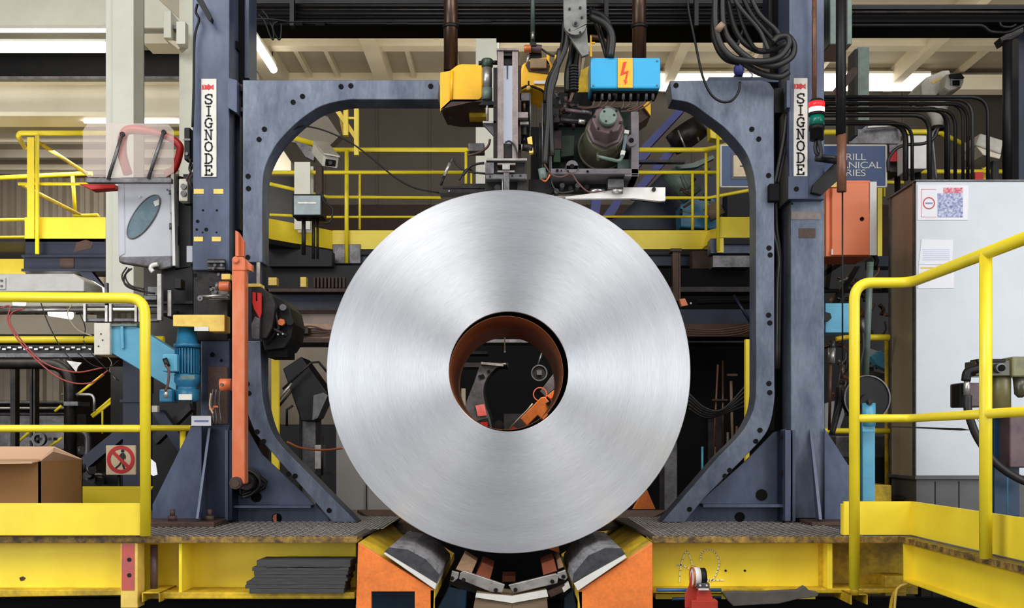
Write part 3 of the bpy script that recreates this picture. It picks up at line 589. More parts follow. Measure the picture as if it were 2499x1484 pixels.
O('channel', channel(MB(), 346, 1446, 390, 1470, FD-.04, .3), YD, t, .002)
O('weld_mark', MB().pp([(47, 1410), (55, 1407), (62, 1411), (57, 1417), (50, 1418)], FD+.086, .004), RU, t)
# right support beam
t = T('support_beam', 'yellow beam under the right deck chalked with the letters A2', 'steel beam', P(1850, 1460, FD+.1))
O('web', MB().pb(1592, 1322, 2030, 1436, FD+.12, .02), YE, t); O('web', MB().pb(2025, 1322, 2240, 1450, FD+.22, .02), YD, t)
O('flange', MB().pb(1592, 1437, 2212, 1448, FD+.02, .2), YD, t, .004); O('flange', MB().pb(1592, 1319, 2215, 1326, FD+.01, .24), YD, t)
O('stiffener', MB().pb(2020, 1326, 2032, 1440, FD+.03, .2), YE, t, .003); O('stiffener', MB().pp([(1998, 1330), (2026, 1330), (2026, 1436), (1998, 1436)], FD+.11, .02), YD, t)
O('channel', channel(MB(), 2076, 1450, 2118, 1476, FD-.12, .4), YD, t, .002)
O('lower_flange', MB().pb(1600, 1450, 1990, 1462, FD+.06, .1), YE, t); O('lower_web', MB().pb(1592, 1462, 2700, 1700, FD+.3, .02), BM, t)
for x in (1771, 1818): O('bolt_hole', MB().disc(x, 1393, 2.6, FD+.116, .004), BM, t)
mb = MB()
for s_ in ([(1652, 1384), (1660, 1378), (1686, 1390)], [(1658, 1420), (1662, 1380), (1676, 1345), (1690, 1380), (1690, 1400)], [(1710, 1368), (1712, 1350), (1730, 1342), (1746, 1350), (1755, 1375), (1748, 1400), (1736, 1418), (1724, 1414), (1738, 1416), (1766, 1416)]):
    q = [(v.x, v.z) for v in crv([Vector((a, 0, b)) for a, b in s_], 3)]; mb.strip([P(a, b, FD+.115) for a, b in q], .0055, 0, .003)
O('chalk_letters', mb, CHK, t)
# saddles
def saddle(sgn, label):
    cx = 1245; M = lambda x: cx+sgn*(x-cx) if sgn < 0 else x
    def px(pts): return [(1250+(x-1250)*(-1 if sgn > 0 else 1), y) if False else (x, y) for x, y in pts]
    return
def poly_m(pts, m): return [(2478-x if m else x, y) for x, y in pts]
Ys = -.30
def cradle(m, label):
    t = T('coil_cradle', label, 'cradle', P(2478-960 if m else 960, 1484, 0), 'orange coil cradle blocks')
    f = poly_m([(874, 1325), (1061, 1441), (1056, 1560), (1012, 1560), (1012, 1444), (906, 1444), (906, 1560), (866, 1560)], m) if not m else [(1592, 1325), (1594, 1560), (1422, 1560), (1410, 1444)]
    O('front_plate', MB().pp(f, Ys, .03), OS, t, .003)
    # sloping bed
    a = poly_m([(874, 1325), (1061, 1441), (1061, 1462), (874, 1346)], m) if not m else [(1592, 1325), (1592, 1346), (1410, 1466), (1410, 1444)]
    O('bed', MB().pp(a, Ys+.004, 1.75), YD, t)
    # inner side plate
    s_ = [(1061, 1441), (1108, 1356), (1112, 1368), (1064, 1480)] if not m else [(1410, 1444), (1372, 1365), (1368, 1378), (1404, 1484)]
    O('side_plate', MB().prism([P(s_[0][0], s_[0][1], Ys), P(s_[0][0], 1560, Ys), P(s_[0][0], 1560, 1.4), P(s_[0][0], s_[0][1], 1.4)], (.02*(-1 if not m else 1), 0, 0)), YD, t)
    # white strip and grey timber
    if not m: wl = [(936, 1352), (944, 1345), (1066, 1424), (1062, 1440)]; tb = [(938, 1346), (950, 1336), (996, 1342), (1040, 1366), (1072, 1402), (1067, 1424)]
    else: wl = [(1522, 1350), (1530, 1361), (1410, 1443), (1400, 1424)]; tb = [(1396, 1424), (1400, 1400), (1436, 1356), (1476, 1338), (1516, 1338), (1526, 1352)]
    O('white_strip', MB().pp(wl, Ys-.02, 1.2), WH, t, .003)
    # timber: thick wedge with rounded top, rising away
    O('timber_block', MB().prism([P(x, y, Ys-.015) for x, y in tb], (0, .95, 0)), WG, t, .006)
    O('charred_face', MB().pp(tb, Ys-.022, .006), CHF, t)
    return t
CHF = mat('charred_timber_face', (66, 66, 70), .7, dirt=(34, 34, 36), damt=.9, dscale=18, bump=.4)
cradle(False, 'orange cradle block with slotted base and grey cracked timber, left of the coil foot')
cradle(True, 'solid orange cradle block with grey cracked timber, right of the coil foot')
# ================================================================== NEAR LEFT
RY = -.3
t = T('guardrail', 'yellow tube guardrail with wide toe board in the left foreground', 'guardrail', P(200, 1308, RY), 'yellow guardrails around the deck')
O('handrail', MB().tube(fil([P(-300, 722, RY), P(354, 728, RY), P(355, 1308, RY)], L(42, RY), 8), L(13, RY), 16), YR, t)
O('mid_rail', MB().pt([(-300, 1046), (345, 1046)], 9, RY, n=14), YR, t)
O('toe_board', MB().pb(-300, 1228, 345, 1307, RY, .01), YE, t, .002)
O('post', MB().pt([(-180, 724), (-180, 1308)], 12, RY, n=14), YR, t)
t = T('guardrail', 'second yellow guardrail at the back edge of the left deck, behind the cardboard box', 'guardrail', P(200, 1244, 1.8), 'yellow guardrails around the deck')
O('handrail', MB().pt([(-300, 829), (400, 829)], 9, 1.8), YR, t); O('mid_rail', MB().pt([(-300, 1045), (466, 1045)], 7.5, 1.8), YR, t)
O('toe_board', MB().pp([(-300, 1187), (374, 1187), (366, 1200), (366, 1243), (-300, 1243)], 1.8, .01), YE, t)
O('post', MB().pt([(-60, 829), (-60, 1243)], 8.5, 1.8), YR, t); O('post', MB().pt([(446, 1045), (446, 1243)], 7, 1.85), YR, t)
t = T('cardboard_box', 'open brown cardboard box standing behind the left toe board', 'box', P(20, 1235, .9))
a = P(-260, 1240, .7); b = P(98, 1126, .7); zt = b.z
O('carton', MB().box((a.x, .7, DECKZ+.002), (b.x, .712, zt)).box((a.x, 1.3, DECKZ+.002), (b.x, 1.312, zt)).box((b.x-.012, .7, DECKZ+.002), (b.x, 1.312, zt)).box((a.x, .7, DECKZ+.002), (a.x+.012, 1.312, zt)).box((a.x, .7, DECKZ+.002), (b.x, 1.3, DECKZ+.012)), CARD, t)
f0, f1 = P(-260, 1135, .7), P(98, 1126, .7)
O('flap', MB().prism([Vector((a.x, .7, zt)), Vector((b.x, .7, zt)), P(78, 1131, .5), P(-300, 1137, .5)], (0, 0, .006)), CARD2, t)
O('flap', MB().prism([Vector((b.x, .7, zt)), Vector((b.x, 1.3, zt)), P(132, 1094, 1.25), P(130, 1102, .75)], (0, 0, .006)), CARD2, t)
O('flap', MB().prism([Vector((a.x, 1.3, zt)), Vector((b.x, 1.3, zt)), P(132, 1092, 1.35), P(-300, 1092, 1.35)], (0, 0, .006)), CARD2, t)
# rubber strips on the beam flange: eight separate strips
lays = [(628, 848, 1368, 1387), (617, 844, 1387, 1398), (621, 842, 1398, 1407), (622, 838, 1407, 1416), (616, 841, 1416, 1423), (603, 836, 1423, 1433), (600, 834, 1433, 1443), (610, 832, 1443, 1457)]
nm = ['topmost', 'second from the top', 'third from the top', 'fourth from the top', 'fifth from the top', 'sixth from the top', 'seventh from the top', 'bottom']
zb = P(0, 1446, FD+.02).z; n8 = len(lays); tot = P(0, 1366, FD).z-zb; zc_ = zb
hs = [1387-1368, 11, 10, 9, 9, 10, 10, 13]; sm_ = sum(hs)
for i in range(n8-1, -1, -1):
    x0, x1, _, _ = lays[i]; h = tot*hs[i]/sm_*1.0
    mb = MB(); X0, X1 = P(x0, 0, FD).x, P(x1+8, 0, FD).x; N = 8; top = []; bot = []
    for k in range(N+1):
        u = k/N; j = (random.random()-.5)*.002 if 0 < k < N else 0
        top.append(Vector((X0+(X1-X0)*u, -.265, zc_+h*.97+j-(.004*math.sin(u*3.1) if i == 1 else 0)))); bot.append(Vector((X0+(X1-X0)*u, -.265, zc_)))
    O_ = M1('rubber_strip', mb.prism(bot+top[::-1], (random.random()*.015, .17, 0)), RM, 'dark grey rubber strip on the left beam flange, %s of its stack' % nm[i], 'rubber strip', 'rubber strips stacked on the left beam flange', bev=.0015)
    zc_ += h

# ================================================================== CONTROL CABINET WITH OVAL WINDOW (left)
CY = .95
t = T('control_cabinet', 'pale grey tilted control cabinet with an oval window, left of the gantry post', 'cabinet', P(360, 665, CY))
O('body', MB().pp([(290, 432), (418, 432), (420, 624), (418, 654), (396, 652), (288, 628)], CY, .07), LG, t, .012)
O('bottom_bevel', MB().pp([(288, 626), (420, 623), (420, 652), (394, 658), (290, 641)], CY-.004, .06), GM, t, .01)
O('side_edge', MB().pp([(286, 436), (303, 434), (306, 620), (289, 628)], CY-.006, .03), LG, t, .008)
O('door_edge', MB().pp([(417, 418), (424, 420), (428, 648), (421, 648)], CY-.03, .12), WH, t)
O('rear_housing', MB().pp([(424, 426), (452, 432), (470, 470), (470, 655), (424, 665)], CY+.05, .35), BK, t, .01)
ov = []
for k in range(36):
    a_ = 2*math.pi*k/36; u = 62*math.cos(a_); v = 24*math.sin(a_); th = math.radians(-56); ov.append((350+u*math.cos(th)-v*math.sin(th), 529+u*math.sin(th)+v*math.cos(th)))
w_ = O('window', MB().pp(ov, CY-.006, .01), GLS, t)
O('window_rim', MB().tube([P(x, y, CY-.006) for x, y in ov], .004, 6, closed=True), GM, t)
O('sticker', MB().pp([(374, 492), (388, 486), (388, 500), (378, 504)], CY-.01, .003), SW, w_)
O('sticker', MB().pb(338, 478, 342, 482, CY-.01, .003), SW, w_)
O('latch', MB().tube(crv([P(386, 645, CY-.03), P(372, 648, CY-.03), P(368, 656, CY-.03), P(374, 664, CY-.03)], 4), .014, 8), WH, t)
O('hinge', MB().cyl(P(416, 465, CY-.02), P(416, 475, CY-.02), .01, n=10).cyl(P(417, 545, CY-.02), P(417, 560, CY-.02), .01, n=10), GM, t)
for x, y in ((408, 463), (418, 520)): O('screw', MB().disc(x, y, 2.5, CY-.004), GM, t)
for (x0, y0, x1, y1) in ((424, 430, 434, 470), (427, 550, 434, 598)): O('side_plate', MB().pb(x0, y0, x1, y1, CY+.02, .05), GM, t, .003)
O('side_plate', MB().pb(455, 600, 470, 640, CY-.04, .05), LG, t, .003)
# socket box
t = T('push_button_box', 'small cream box with two round buttons between the cabinet and the left post', 'switch box', P(447, 490, .8))
O('housing', MB().pb(436, 436, 458, 491, .8, .08), WO, t, .006)
for y in (455, 472): O('button', MB().disc(447, y, 7, .787, .014), GM, t)
O('bracket', MB().pb(447, 425, 470, 497, .86, .06), BK, t)
t = T('cable_clamp_box', 'dark slim switch mounted high on the left edge of the left post', 'switch', P(458, 390, .72))
O('housing', MB().pb(449, 311, 464, 390, .72, .07), BK, t, .006); O('strap', MB().pb(448, 338, 464, 343, .715, .01), GM, t); O('button', MB().disc(455, 375, 4, .712, .01), GM, t)
t = T('signal_cable', 'bundle of thin cables looping below the slim dark switch on the left post', 'cable', P(465, 420, .7))
for k in range(4): O('wire', MB().pt([(460+k*2, 388), (470-k*3, 405+k*3), (462+k*3, 425), (455+k*3, 440), (470, 450+k*5)], .004, .7-k*.01, n=6, smooth=5), BK if k % 2 else BW, t)
# visor
t = T('clear_visor', 'clear plastic guard sheet with a red bow-shaped frame above the grey cabinet', 'guard', P(320, 445, .8))
O('sheet', MB().pp([(202, 318), (216, 297), (410, 303), (424, 318), (424, 420), (404, 432), (214, 432), (202, 418)], .8, .006), CLR, t)
O('base_bar', MB().pb(210, 434, 418, 446, .79, .04), GM, t, .004)
O('stay', MB().pt([(298, 328), (264, 438)], 4.5, .785), GM, t); O('stay', MB().pt([(399, 324), (362, 436)], 4.5, .785), GM, t)
for x, y in ((298, 327), (399, 322)): O('bolt', MB().disc(x, y, 6, .775, .012), BK, t)
rf = crv([P(312, 425, .93), P(298, 372, .93), P(305, 322, .93), P(345, 318, .93), P(400, 330, .93), P(436, 352, .93), P(438, 375, .93), P(425, 412, .93), P(402, 425, .93)], 6)
O('red_frame', MB().tube(rf, [L(9, .9)*(1.25 if i < 20 else 1) for i in range(len(rf))], 10), RD, t)
O('red_bar', MB().pp([(192, 449), (280, 449), (280, 459), (222, 463)], .9, .08), RD, t, .004)
# mechanism under the cabinet
t = T('clamp_mechanism', 'greasy bracket mechanism with upright steel bars under the grey cabinet', 'mechanism', P(430, 800, .9))
O('upright_bar', MB().pb(383, 668, 394, 782, .8, .04), LM, t, .003); O('upright_bar', MB().pb(408, 708, 418, 772, .85, .04), LM, t, .003)
O('bracket', MB().pp([(394, 660), (430, 655), (470, 650), (470, 770), (394, 770)], 1.0, .3), BK, t)
O('bracket', MB().pb(360, 700, 384, 722, .9, .1), GM, t, .003); O('cross_bar', MB().pb(340, 735, 470, 741, .95, .05), DG, t)
O('cross_bar', MB().pb(360, 758, 430, 764, .93, .05), DG, t); O('slide_block', MB().pb(424, 680, 442, 704, .86, .08), DG, t, .003); O('slide_block', MB().pb(350, 722, 382, 732, .88, .08), GM, t, .002)
O('wire', MB().pt([(316, 655), (302, 680), (312, 700), (350, 712), (378, 716)], .006, .9, smooth=6), RB, t); O('wire', MB().pt([(322, 655), (306, 672), (318, 696), (352, 706)], .005, .88, smooth=6), RB, t)
O('wire', MB().pt([(310, 652), (298, 672), (304, 690), (330, 706)], .005, .86, smooth=6), RB, t)
# yellow bar and motor
M1('yellow_stop_bar', MB().pp([(422, 768), (548, 768), (548, 809), (510, 809), (508, 797), (474, 797), (474, 797), (422, 796)], .45, .12), YP, 'pale yellow block with a white sticker above the blue motor', 'block', bev=.003)
M1('white_sticker', MB().pb(474, 797, 509, 808, .445, .004), SW, 'white label at the lower edge of the pale yellow block', 'label')
t = T('blue_support_arm', 'bright blue welded arm sloping down to the blue motor behind the near railing', 'arm', P(330, 900, .9))
O('arm_plate', MB().pp([(268, 795), (330, 795), (430, 858), (430, 955), (266, 858)], .85, .1), BL, t, .004)
O('rib', MB().pp([(294, 795), (300, 795), (302, 850), (296, 850)], .83, .02), BL, t); O('top_plate', MB().pb(264, 790, 334, 796, .83, .16), GT, t)
t = T('grey_end_box', 'pale grey pitted end block of the blue support arm', 'block', P(247, 866, .85)); O('block', MB().pb(229, 788, 268, 866, .82, .2), WO, t, .004)
for x, y in ((246, 815), (250, 830), (240, 845)): O('hole', MB().disc(x, y, 1.8, .816), BK, t)
MYY = .42
t = T('electric_motor', 'blue finned electric motor hanging upright beside the left gantry post', 'motor', P(455, 985, MYY+.1))
ax = P(457, 800, MYY+.12)
def zr(y): return (P(457, 800, MYY+.12)-P(457, y, MYY+.12)).z
O('gear_head', MB().rev(ax, (0, 0, -1), [(0, L(22, .5)), (zr(838), L(26, .5)), (zr(840), L(32, .5)), (zr(848), L(33, .5)), (zr(850), L(27, .5))]), BT, t)
mb = MB().rev(ax, (0, 0, -1), [(zr(850), L(24, .5)), (zr(914), L(24, .5))])
for k in range(26):
    a_ = 2*math.pi*k/26; c_, s_ = math.cos(a_), math.sin(a_); r0, r1 = L(23, .5), L(30, .5); z0, z1 = ax.z-zr(852), ax.z-zr(912)
    n_ = Vector((-s_, c_, 0))*.003; p0 = Vector((ax.x+c_*r0, ax.y+s_*r0, z1)); p1 = Vector((ax.x+c_*r1, ax.y+s_*r1, z1)); mb.prism([p0-n_, p1-n_, p1+n_, p0+n_], (0, 0, z0-z1))
O('finned_body', mb, BT, t)
O('end_bell', MB().rev(ax, (0, 0, -1), [(zr(914), L(31, .5)), (zr(932), L(31, .5)), (zr(944), L(23, .5)), (zr(950), L(22, .5)), (zr(951), L(29, .5)), (zr(976), L(29, .5)), (zr(980), L(26, .5))]), BT, t)
O('terminal_box', MB().pb(396, 864, 432, 907, MYY+.02, .12), BL, t, .006); O('cable_gland', MB().cyl(P(402, 875, MYY), P(410, 895, MYY), .014, n=10), DG, t)
O('brake_box', MB().pb(388, 950, 420, 982, MYY+.04, .12), BT, t, .008); O('plug', MB().cyl(P(406, 952, MYY), P(405, 972, MYY), .012, n=10), LM, t)
O('cable', MB().pt([(404, 890), (412, 905), (410, 935), (404, 955)], .007, MYY-.01, smooth=6), BW, t)
O('rating_plate', MB().pb(436, 962, 468, 976, MYY-.005, .006), SW, t); O('rating_plate', MB().pp([(440, 917), (474, 915), (476, 925), (444, 926)], MYY-.02, .005), GT, t)

# ================================================================== ORANGE LEVER AND SLIDE
t = T('orange_lever', 'long upright orange steel lever in front of the left gantry frame', 'lever', P(580, 1195, .35))
O('bar', MB().pb(565, 628, 597, 1182, .35, .09), ORG, t, .01)
O('cap', MB().pp([(566, 660), (566, 632), (572, 627), (592, 627), (598, 634), (598, 660)], .345, .095), ORG, t, .004)
O('pivot_pin', MB().disc(575, 634, 8.5, .335, .02).disc(575, 634, 6, .328, .01), ORG, t); O('foot_pin', MB().disc(574, 1179, 15, .32, .05).disc(574, 1179, 10, .313, .01), RU, t)
O('ear', MB().pp([(598, 634), (614, 645), (614, 662), (598, 656)], .38, .05), ORG, t, .003)
O('foot_boss', MB().cyl(P(584, 1178, .4), P(600, 1172, .55), .03), RU, t)
t = T('orange_link', 'short orange link rising from the top of the orange lever', 'link', P(585, 625, .5))
O('plate', MB().pp([(574, 562), (582, 566), (582, 625), (574, 625)], .42, .03), ORG, t, .002); O('plate', MB().pp([(582, 566), (596, 590), (596, 626), (582, 626)], .46, .03), ORG, t, .002)
t = T('orange_lug', 'small orange rounded lug joining the lever to the left post', 'lug', P(545, 955, .5))
O('lug', MB().tube([P(538, 939, .5), P(566, 939, .5)], L(15, .5), 20), OB, t); O('rust_plate', MB().pb(507, 895, 556, 1035, .63, .02), RU, t, .003)
O('screw', MB().disc(540, 939, 4, .43, .02), GM, t); O('wire', MB().pt([(515, 960), (512, 990), (520, 1010), (516, 1000)], .005, .55, smooth=5), WW, t)
for x in (520, 528, 538): O('chain', MB().pt([(x, 950), (x-3, 985), (x+3, 1035)], .004, .58, smooth=5), GM, t)
for x, y in ((516, 995), (526, 990)): O('orange_tag', MB().pb(x-6, y, x+6, y+5, .57, .01), ORG, t)
t = T('slide_latch', 'dark slide plate with a steel rod handle and orange knob on the left post', 'latch', P(530, 760, .55))
O('plate', MB().pb(506, 632, 548, 662, .62, .03), DG, t, .003); O('plate', MB().pb(508, 668, 556, 700, .6, .05), DG, t, .003); O('plate', MB().pb(516, 700, 556, 728, .58, .06), GM, t, .003)
O('rod', MB().pt([(486, 724), (560, 720)], 3, .52), LM, t); O('rod', MB().pt([(486, 732), (560, 730)], 2.4, .54), GM, t); O('rod_eye', MB().ring(P(488, 728, .5), (0, 1, 0), L(2, .5), L(7, .5), .02, 16), GM, t)
O('knob', MB().cyl(P(536, 699, .5), P(561, 699, .5), L(12, .5)), ORG, t, .002); O('knob_collar', MB().cyl(P(527, 699, .5), P(536, 699, .5), L(10, .5)), GM, t)
O('block', MB().pb(540, 668, 562, 682, .5, .05), YP, t, .003)
for x, y in ((524, 647), (540, 647), (520, 655), (533, 670), (515, 706), (526, 712)): O('bolt', MB().hexn(x, y, 4, .6 if y < 665 else .58, .02), GM, t)
for i, y in enumerate((636, 652)): O('bar', MB().pb(506, y, 548, y+5, .6, .02), GM, t)
# dark strapping accumulator to the right of the lever
t = T('strap_guide_head', 'black octagonal guide head with red tag right of the orange lever', 'machine head', P(660, 860, .6))
O('rotor_housing', MB().prism([P(x, y, .6) for x, y in ((640, 705), (690, 730), (708, 752), (716, 790), (710, 825), (694, 850), (646, 856), (640, 830))], (0, .35, 0)), BK, t, .006)
O('side_plate', MB().pp([(612, 700), (640, 702), (660, 720), (672, 745), (664, 800), (650, 826), (612, 824)], .5, .08), DG, t, .004)
O('bolt_head', MB().hexn(707, 785, 10, .6, .04), BK, t); O('bolt_head', MB().hexn(686, 786, 9, .58, .04), BRS, t)
O('red_tag', MB().pp([(616, 712), (624, 714), (624, 735), (628, 735), (628, 714), (638, 716), (638, 764), (634, 778), (620, 754), (616, 740)], .47, .01), RD, t)
O('strut', MB().pt([(664, 730), (680, 800), (650, 840)], 5, .56), DG, t); O('strut', MB().pt([(640, 790), (700, 820)], 5, .55), DG, t)
O('finger_plate', MB().pp([(612, 792), (622, 772), (634, 778), (632, 828), (614, 826)], .45, .03), GM, t, .002); O('top_rod', MB().pb(626, 640, 634, 692, .55, .02), LM, t)
O('yellow_plate', MB().pp([(600, 692), (636, 692), (636, 700), (600, 700)], .5, .1), YP, t, .002); O('lower_block', MB().pb(652, 845, 702, 872, .62, .2), BM, t)
for x, y in ((690, 815), (678, 816), (660, 757)): O('screw', MB().disc(x, y, 2.2, .53, .02), LM, t)
for x, y, r in ((655, 745, 10), (690, 750, 8), (660, 800, 11), (622, 745, 7)): O('boss', MB().disc(x, y, r, .57, .04), GM, t)
# hoses coil at foot
t = T('foot_bracket', 'black diamond flange with hoses behind the foot of the orange lever', 'bracket', P(615, 1215, .7))
O('flange', MB().tube([P(x, y, .7) for x, y in ((585, 1160), (612, 1148), (650, 1178), (644, 1190), (600, 1212), (585, 1205))], .012, 8, closed=True), BK, t)
O('hub', MB().rev(P(600, 1178, .6), (0, 1, 0), [(0, L(20)), (.06, L(24)), (.12, L(26))]), DG, t)
for k in range(3): O('hose', MB().pt([(590, 1215-k*6), (615, 1205-k*8), (635, 1180-k*8), (620, 1155-k*4), (596, 1146)], .008, .66+k*.02, smooth=6), RB, t)
t = T('yellow_post', 'slim yellow post standing behind the lower left gantry curve', 'post', P(671, 1080, 1.9)); O('post', MB().pb(662, 870, 680, 1235, 1.9, .04), YE, t, .003); O('cap', MB().pb(686, 840, 702, 872, 1.85, .04), YD, t)
# ================================================================== FAR LOWER LEFT
t = T('cable_tray', 'grey ladder cable tray with uprights behind the near left handrail', 'cable tray', P(290, 785, 2.4))
for y in (741, 777): O('side_rail', MB().pb(203, y, 384, y+8, 2.4, .05), GM, t, .003)
for x in (203, 256, 266, 328, 338): O('upright', MB().pb(x, 741, x+6, 785, 2.38, .03), LM, t)
O('upright', MB().pb(255, 690, 262, 745, 2.38, .03), GM, t); O('lower_rail', MB().pt([(0, 757), (205, 757)], 5, 2.5), LM, t); O('lower_rail', MB().pt([(-200, 749), (330, 749)], 2.5, 2.6), GM, t)
def capsule(x0, y0, x1, y1, r, Y, lab):
    t = T('tube_light', lab, 'light', P((x0+x1)/2, y0, Y), 'small lamps under the tray at left')
    a, b = P(x0, y0, Y), P(x1, y1, Y); O('lens', MB().tube([a, a.lerp(b, .05), a.lerp(b, .95), b], [L(r, Y)*.5, L(r, Y), L(r, Y), L(r, Y)*.5], 12), TUBE, t)
    O('shade', MB().tube([a+Vector((0, .05, .05)), b+Vector((0, .05, .05))], L(r, Y)*.9, 8), CR, t)
capsule(32, 738, 62, 740, 7, 6.5, 'small bright lamp seen just under the near left handrail'); capsule(118, 763, 178, 772, 8, 6.5, 'slanting bright lamp below the near left handrail')
M1('tube_light', MB().pb(266, 745, 400, 754, 6.0, .05), TUBEW, 'pale strip light glimpsed through the cable tray', 'light', 'small lamps under the tray at left')
M1('soffit_beam', MB().pb(-500, 768, 236, 816, 7.4, .3), CG, 'beige beam behind the hanging cables at lower left', 'steel beam')
M1('pale_fascia', MB().pb(-500, 716, 340, 758, 7.6, .2), CR, 'pale fascia strip behind the near left handrail', 'panel')
t = T('perforated_tray', 'perforated grey cable tray below the back left handrail', 'cable tray', P(100, 862, 3.0))
O('side_rail', MB().pb(-300, 862, 232, 872, 3.0, .15), GM, t); mb = MB()
for k in range(22): mb.pb(-60+k*13, 846+(k % 2)*4, -60+k*13+9, 850+(k % 2)*4, 2.99, .01)
O('face', MB().pb(-300, 842, 226, 862, 3.02, .02), DG, t); O('slots', mb, LM, t)
t = T('process_pipe', 'large dull grey pipe running across and bending down at lower left', 'pipe', P(170, 1160, 5))
O('pipe', MB().tube(fil([P(-300, 886, 5), P(172, 886, 5), P(172, 1166, 5)], .25, 8), L(15, 5), 16), DG, t); O('clamp', MB().pb(155, 980, 190, 990, 4.9, .3), GM, t)
t = T('grey_bent_pipe', 'slim grey pipe with an elbow behind the no-entry sign', 'pipe', P(215, 1130, 4.5)); O('pipe', MB().tube(fil([P(180, 1048, 4.5), P(214, 1056, 4.5), P(214, 1110, 4.5), P(200, 1145, 4.5)], .12), L(8, 4.5), 12), GM, t)
t = T('white_elbow_pipe', 'thin pale pipe with an elbow beside the yellow stair rails', 'pipe', P(230, 1000, 5)); O('pipe', MB().tube(fil([P(150, 963, 5), P(230, 963, 5), P(230, 1004, 5)], .06), L(3.5, 5), 10), LM, t)
for (x, w_, lab) in ((31, 12, 'dark upright post at far lower left'), (75, 5, 'thin dark upright pipe, left of its twin'), (83, 5, 'thin dark upright pipe, right of its twin')):
    M1('upright_pipe', MB().pb(x-w_/2, 893, x+w_/2, 1150, 5.4, .1), DG, lab, 'pipe', 'dark uprights at far lower left')
mb = MB(); pts = []; x = -4.6*1.0; X1 = P(160, 0, 9).x; x = P(-150, 0, 9).x
while x < X1: pts += [Vector((x, 9, P(0, 985, 9).z)), Vector((x+.08, 9, P(0, 985, 9).z)), Vector((x+.11, 9.06, P(0, 985, 9).z)), Vector((x+.19, 9.06, P(0, 985, 9).z))]; x += .22
pts += [Vector((X1, 9, P(0, 985, 9).z)), Vector((X1, 9.15, P(0, 985, 9).z)), Vector((P(-150, 0, 9).x, 9.15, P(0, 985, 9).z))]
ST('wall_sheeting', mb.prism(pts, (0, 0, P(0, 860, 9).z-P(0, 985, 9).z)), CO)
M1('pale_enclosure', MB().pb(-300, 1008, 160, 1110, 7.0, .6), GM, 'pale grey machine enclosure low behind the cardboard box', 'enclosure')
for i, y in enumerate((982, 996, 1012)): M1('horizontal_pipe', MB().pt([(-200, y), (158, y)], 4-i*.6, 6.6), (GM, LM, DG)[i], ('upper', 'middle', 'lower')[i]+' of the three thin level pipes at far lower left', 'pipe', 'three level pipes at far lower left')
t = T('stair_rail', 'short yellow stair rails seen far behind the blue arm', 'stair rail', P(230, 1010, 6))
for a_ in (((183, 968), (252, 914)), ((223, 1014), (280, 966)), ((226, 1018), (280, 976)), ((134, 1004), (150, 990)), ((40, 1082), (84, 1044)), ((118, 1092), (152, 1068))): O('rail', MB().pt(a_, 3.5, 6), YR, t)
O('post', MB().pt([(250, 1000), (250, 1058)], 2.5, 6), YR, t)
M1('machine_valve', MB().ring(P(93, 1072, 5.2), (0, 1, 0), L(11, 5), L(17, 5), .06, 24).pb(80, 1050, 86, 1110, 5.3, .1).pb(60, 1068, 130, 1075, 5.3, .1), GM, 'round grey handwheel above the cardboard box', 'valve')
t = T('floor_machinery', 'tangle of dark valves and pipes low behind the left toe board', 'machinery', P(200, 1180, 4.5))
random.seed(3)
for k in range(16):
    x = 110+random.random()*220; y = 1105+random.random()*70; O('fitting', MB().cyl(P(x, y, 4.3+random.random()), P(x+(random.random()-.5)*60, y+(random.random()-.5)*26, 4.3+random.random()), .03+random.random()*.04, n=10), random.choice([DG, GM, DG, RU]), t)
O('sump', MB().pb(60, 1160, 380, 1260, 4.8, 1.0), BK, t)
M1('navy_column', MB().pb(300, 872, 346, 1260, 3.4, .3).pb(292, 975, 350, 982, 3.36, .38), ND, 'navy steel column standing behind the blue support arm', 'column')
M1('navy_brace', MB().pp([(195, 1120), (300, 1035), (300, 1070), (215, 1140)], 4.0, .12), ND, 'slanting navy brace beside the no-entry sign', 'brace')
t = T('cross_brace', 'dark crossed steel braces between the near left post and the gantry gusset', 'brace', P(430, 1150, 2.6))
O('brace', MB().pp([(370, 1005), (395, 1000), (452, 1080), (440, 1110)], 2.6, .1), ND, t); O('brace', MB().pp([(372, 1062), (462, 985), (466, 1000), (380, 1085)], 2.7, .1), DG, t)
O('panel', MB().pb(372, 960, 470, 1240, 3.0, .1), BK, t); O('bolt_plate', MB().pb(370, 990, 384, 1006, 2.5, .05), WO, t, .003)
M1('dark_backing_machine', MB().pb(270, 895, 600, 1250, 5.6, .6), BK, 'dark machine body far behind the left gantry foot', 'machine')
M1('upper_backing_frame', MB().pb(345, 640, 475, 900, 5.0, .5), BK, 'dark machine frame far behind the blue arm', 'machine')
# no pedestrians sign
SY = 2.2
t = T('no_entry_sign', 'square cream sign with a red crossed-out walking figure', 'sign', P(294, 1158, SY))
O('plate', MB().pb(258, 1087, 331, 1159, SY, .02), SCR, t, .004)
c = P(294.5, 1121.5, SY-.004)
O('red_ring', MB().ring(c, (0, 1, 0), L(25, SY), L(34, SY), .005, 40), RS, t)
fig = MB(); Fy = SY-.003
fig.disc(299, 1101, 4.2, Fy, .003, 14)
fig.pp([(295, 1106), (303, 1106), (307, 1113), (306, 1122), (303, 1118), (302, 1126), (295, 1126), (294, 1113), (290, 1120), (287, 1118)], Fy, .003)
fig.pp([(295, 1126), (299, 1126), (293, 1136), (283, 1145), (280, 1142), (289, 1134)], Fy, .003); fig.pp([(298, 1126), (302, 1126), (303, 1136), (306, 1144), (301, 1145), (298, 1136)], Fy, .003)
O('walking_figure', fig, SBK, t); O('red_bar', MB().strip([P(273, 1101, SY-.006), P(316, 1143, SY-.006)], L(8, SY), SY, .003), RS, t)
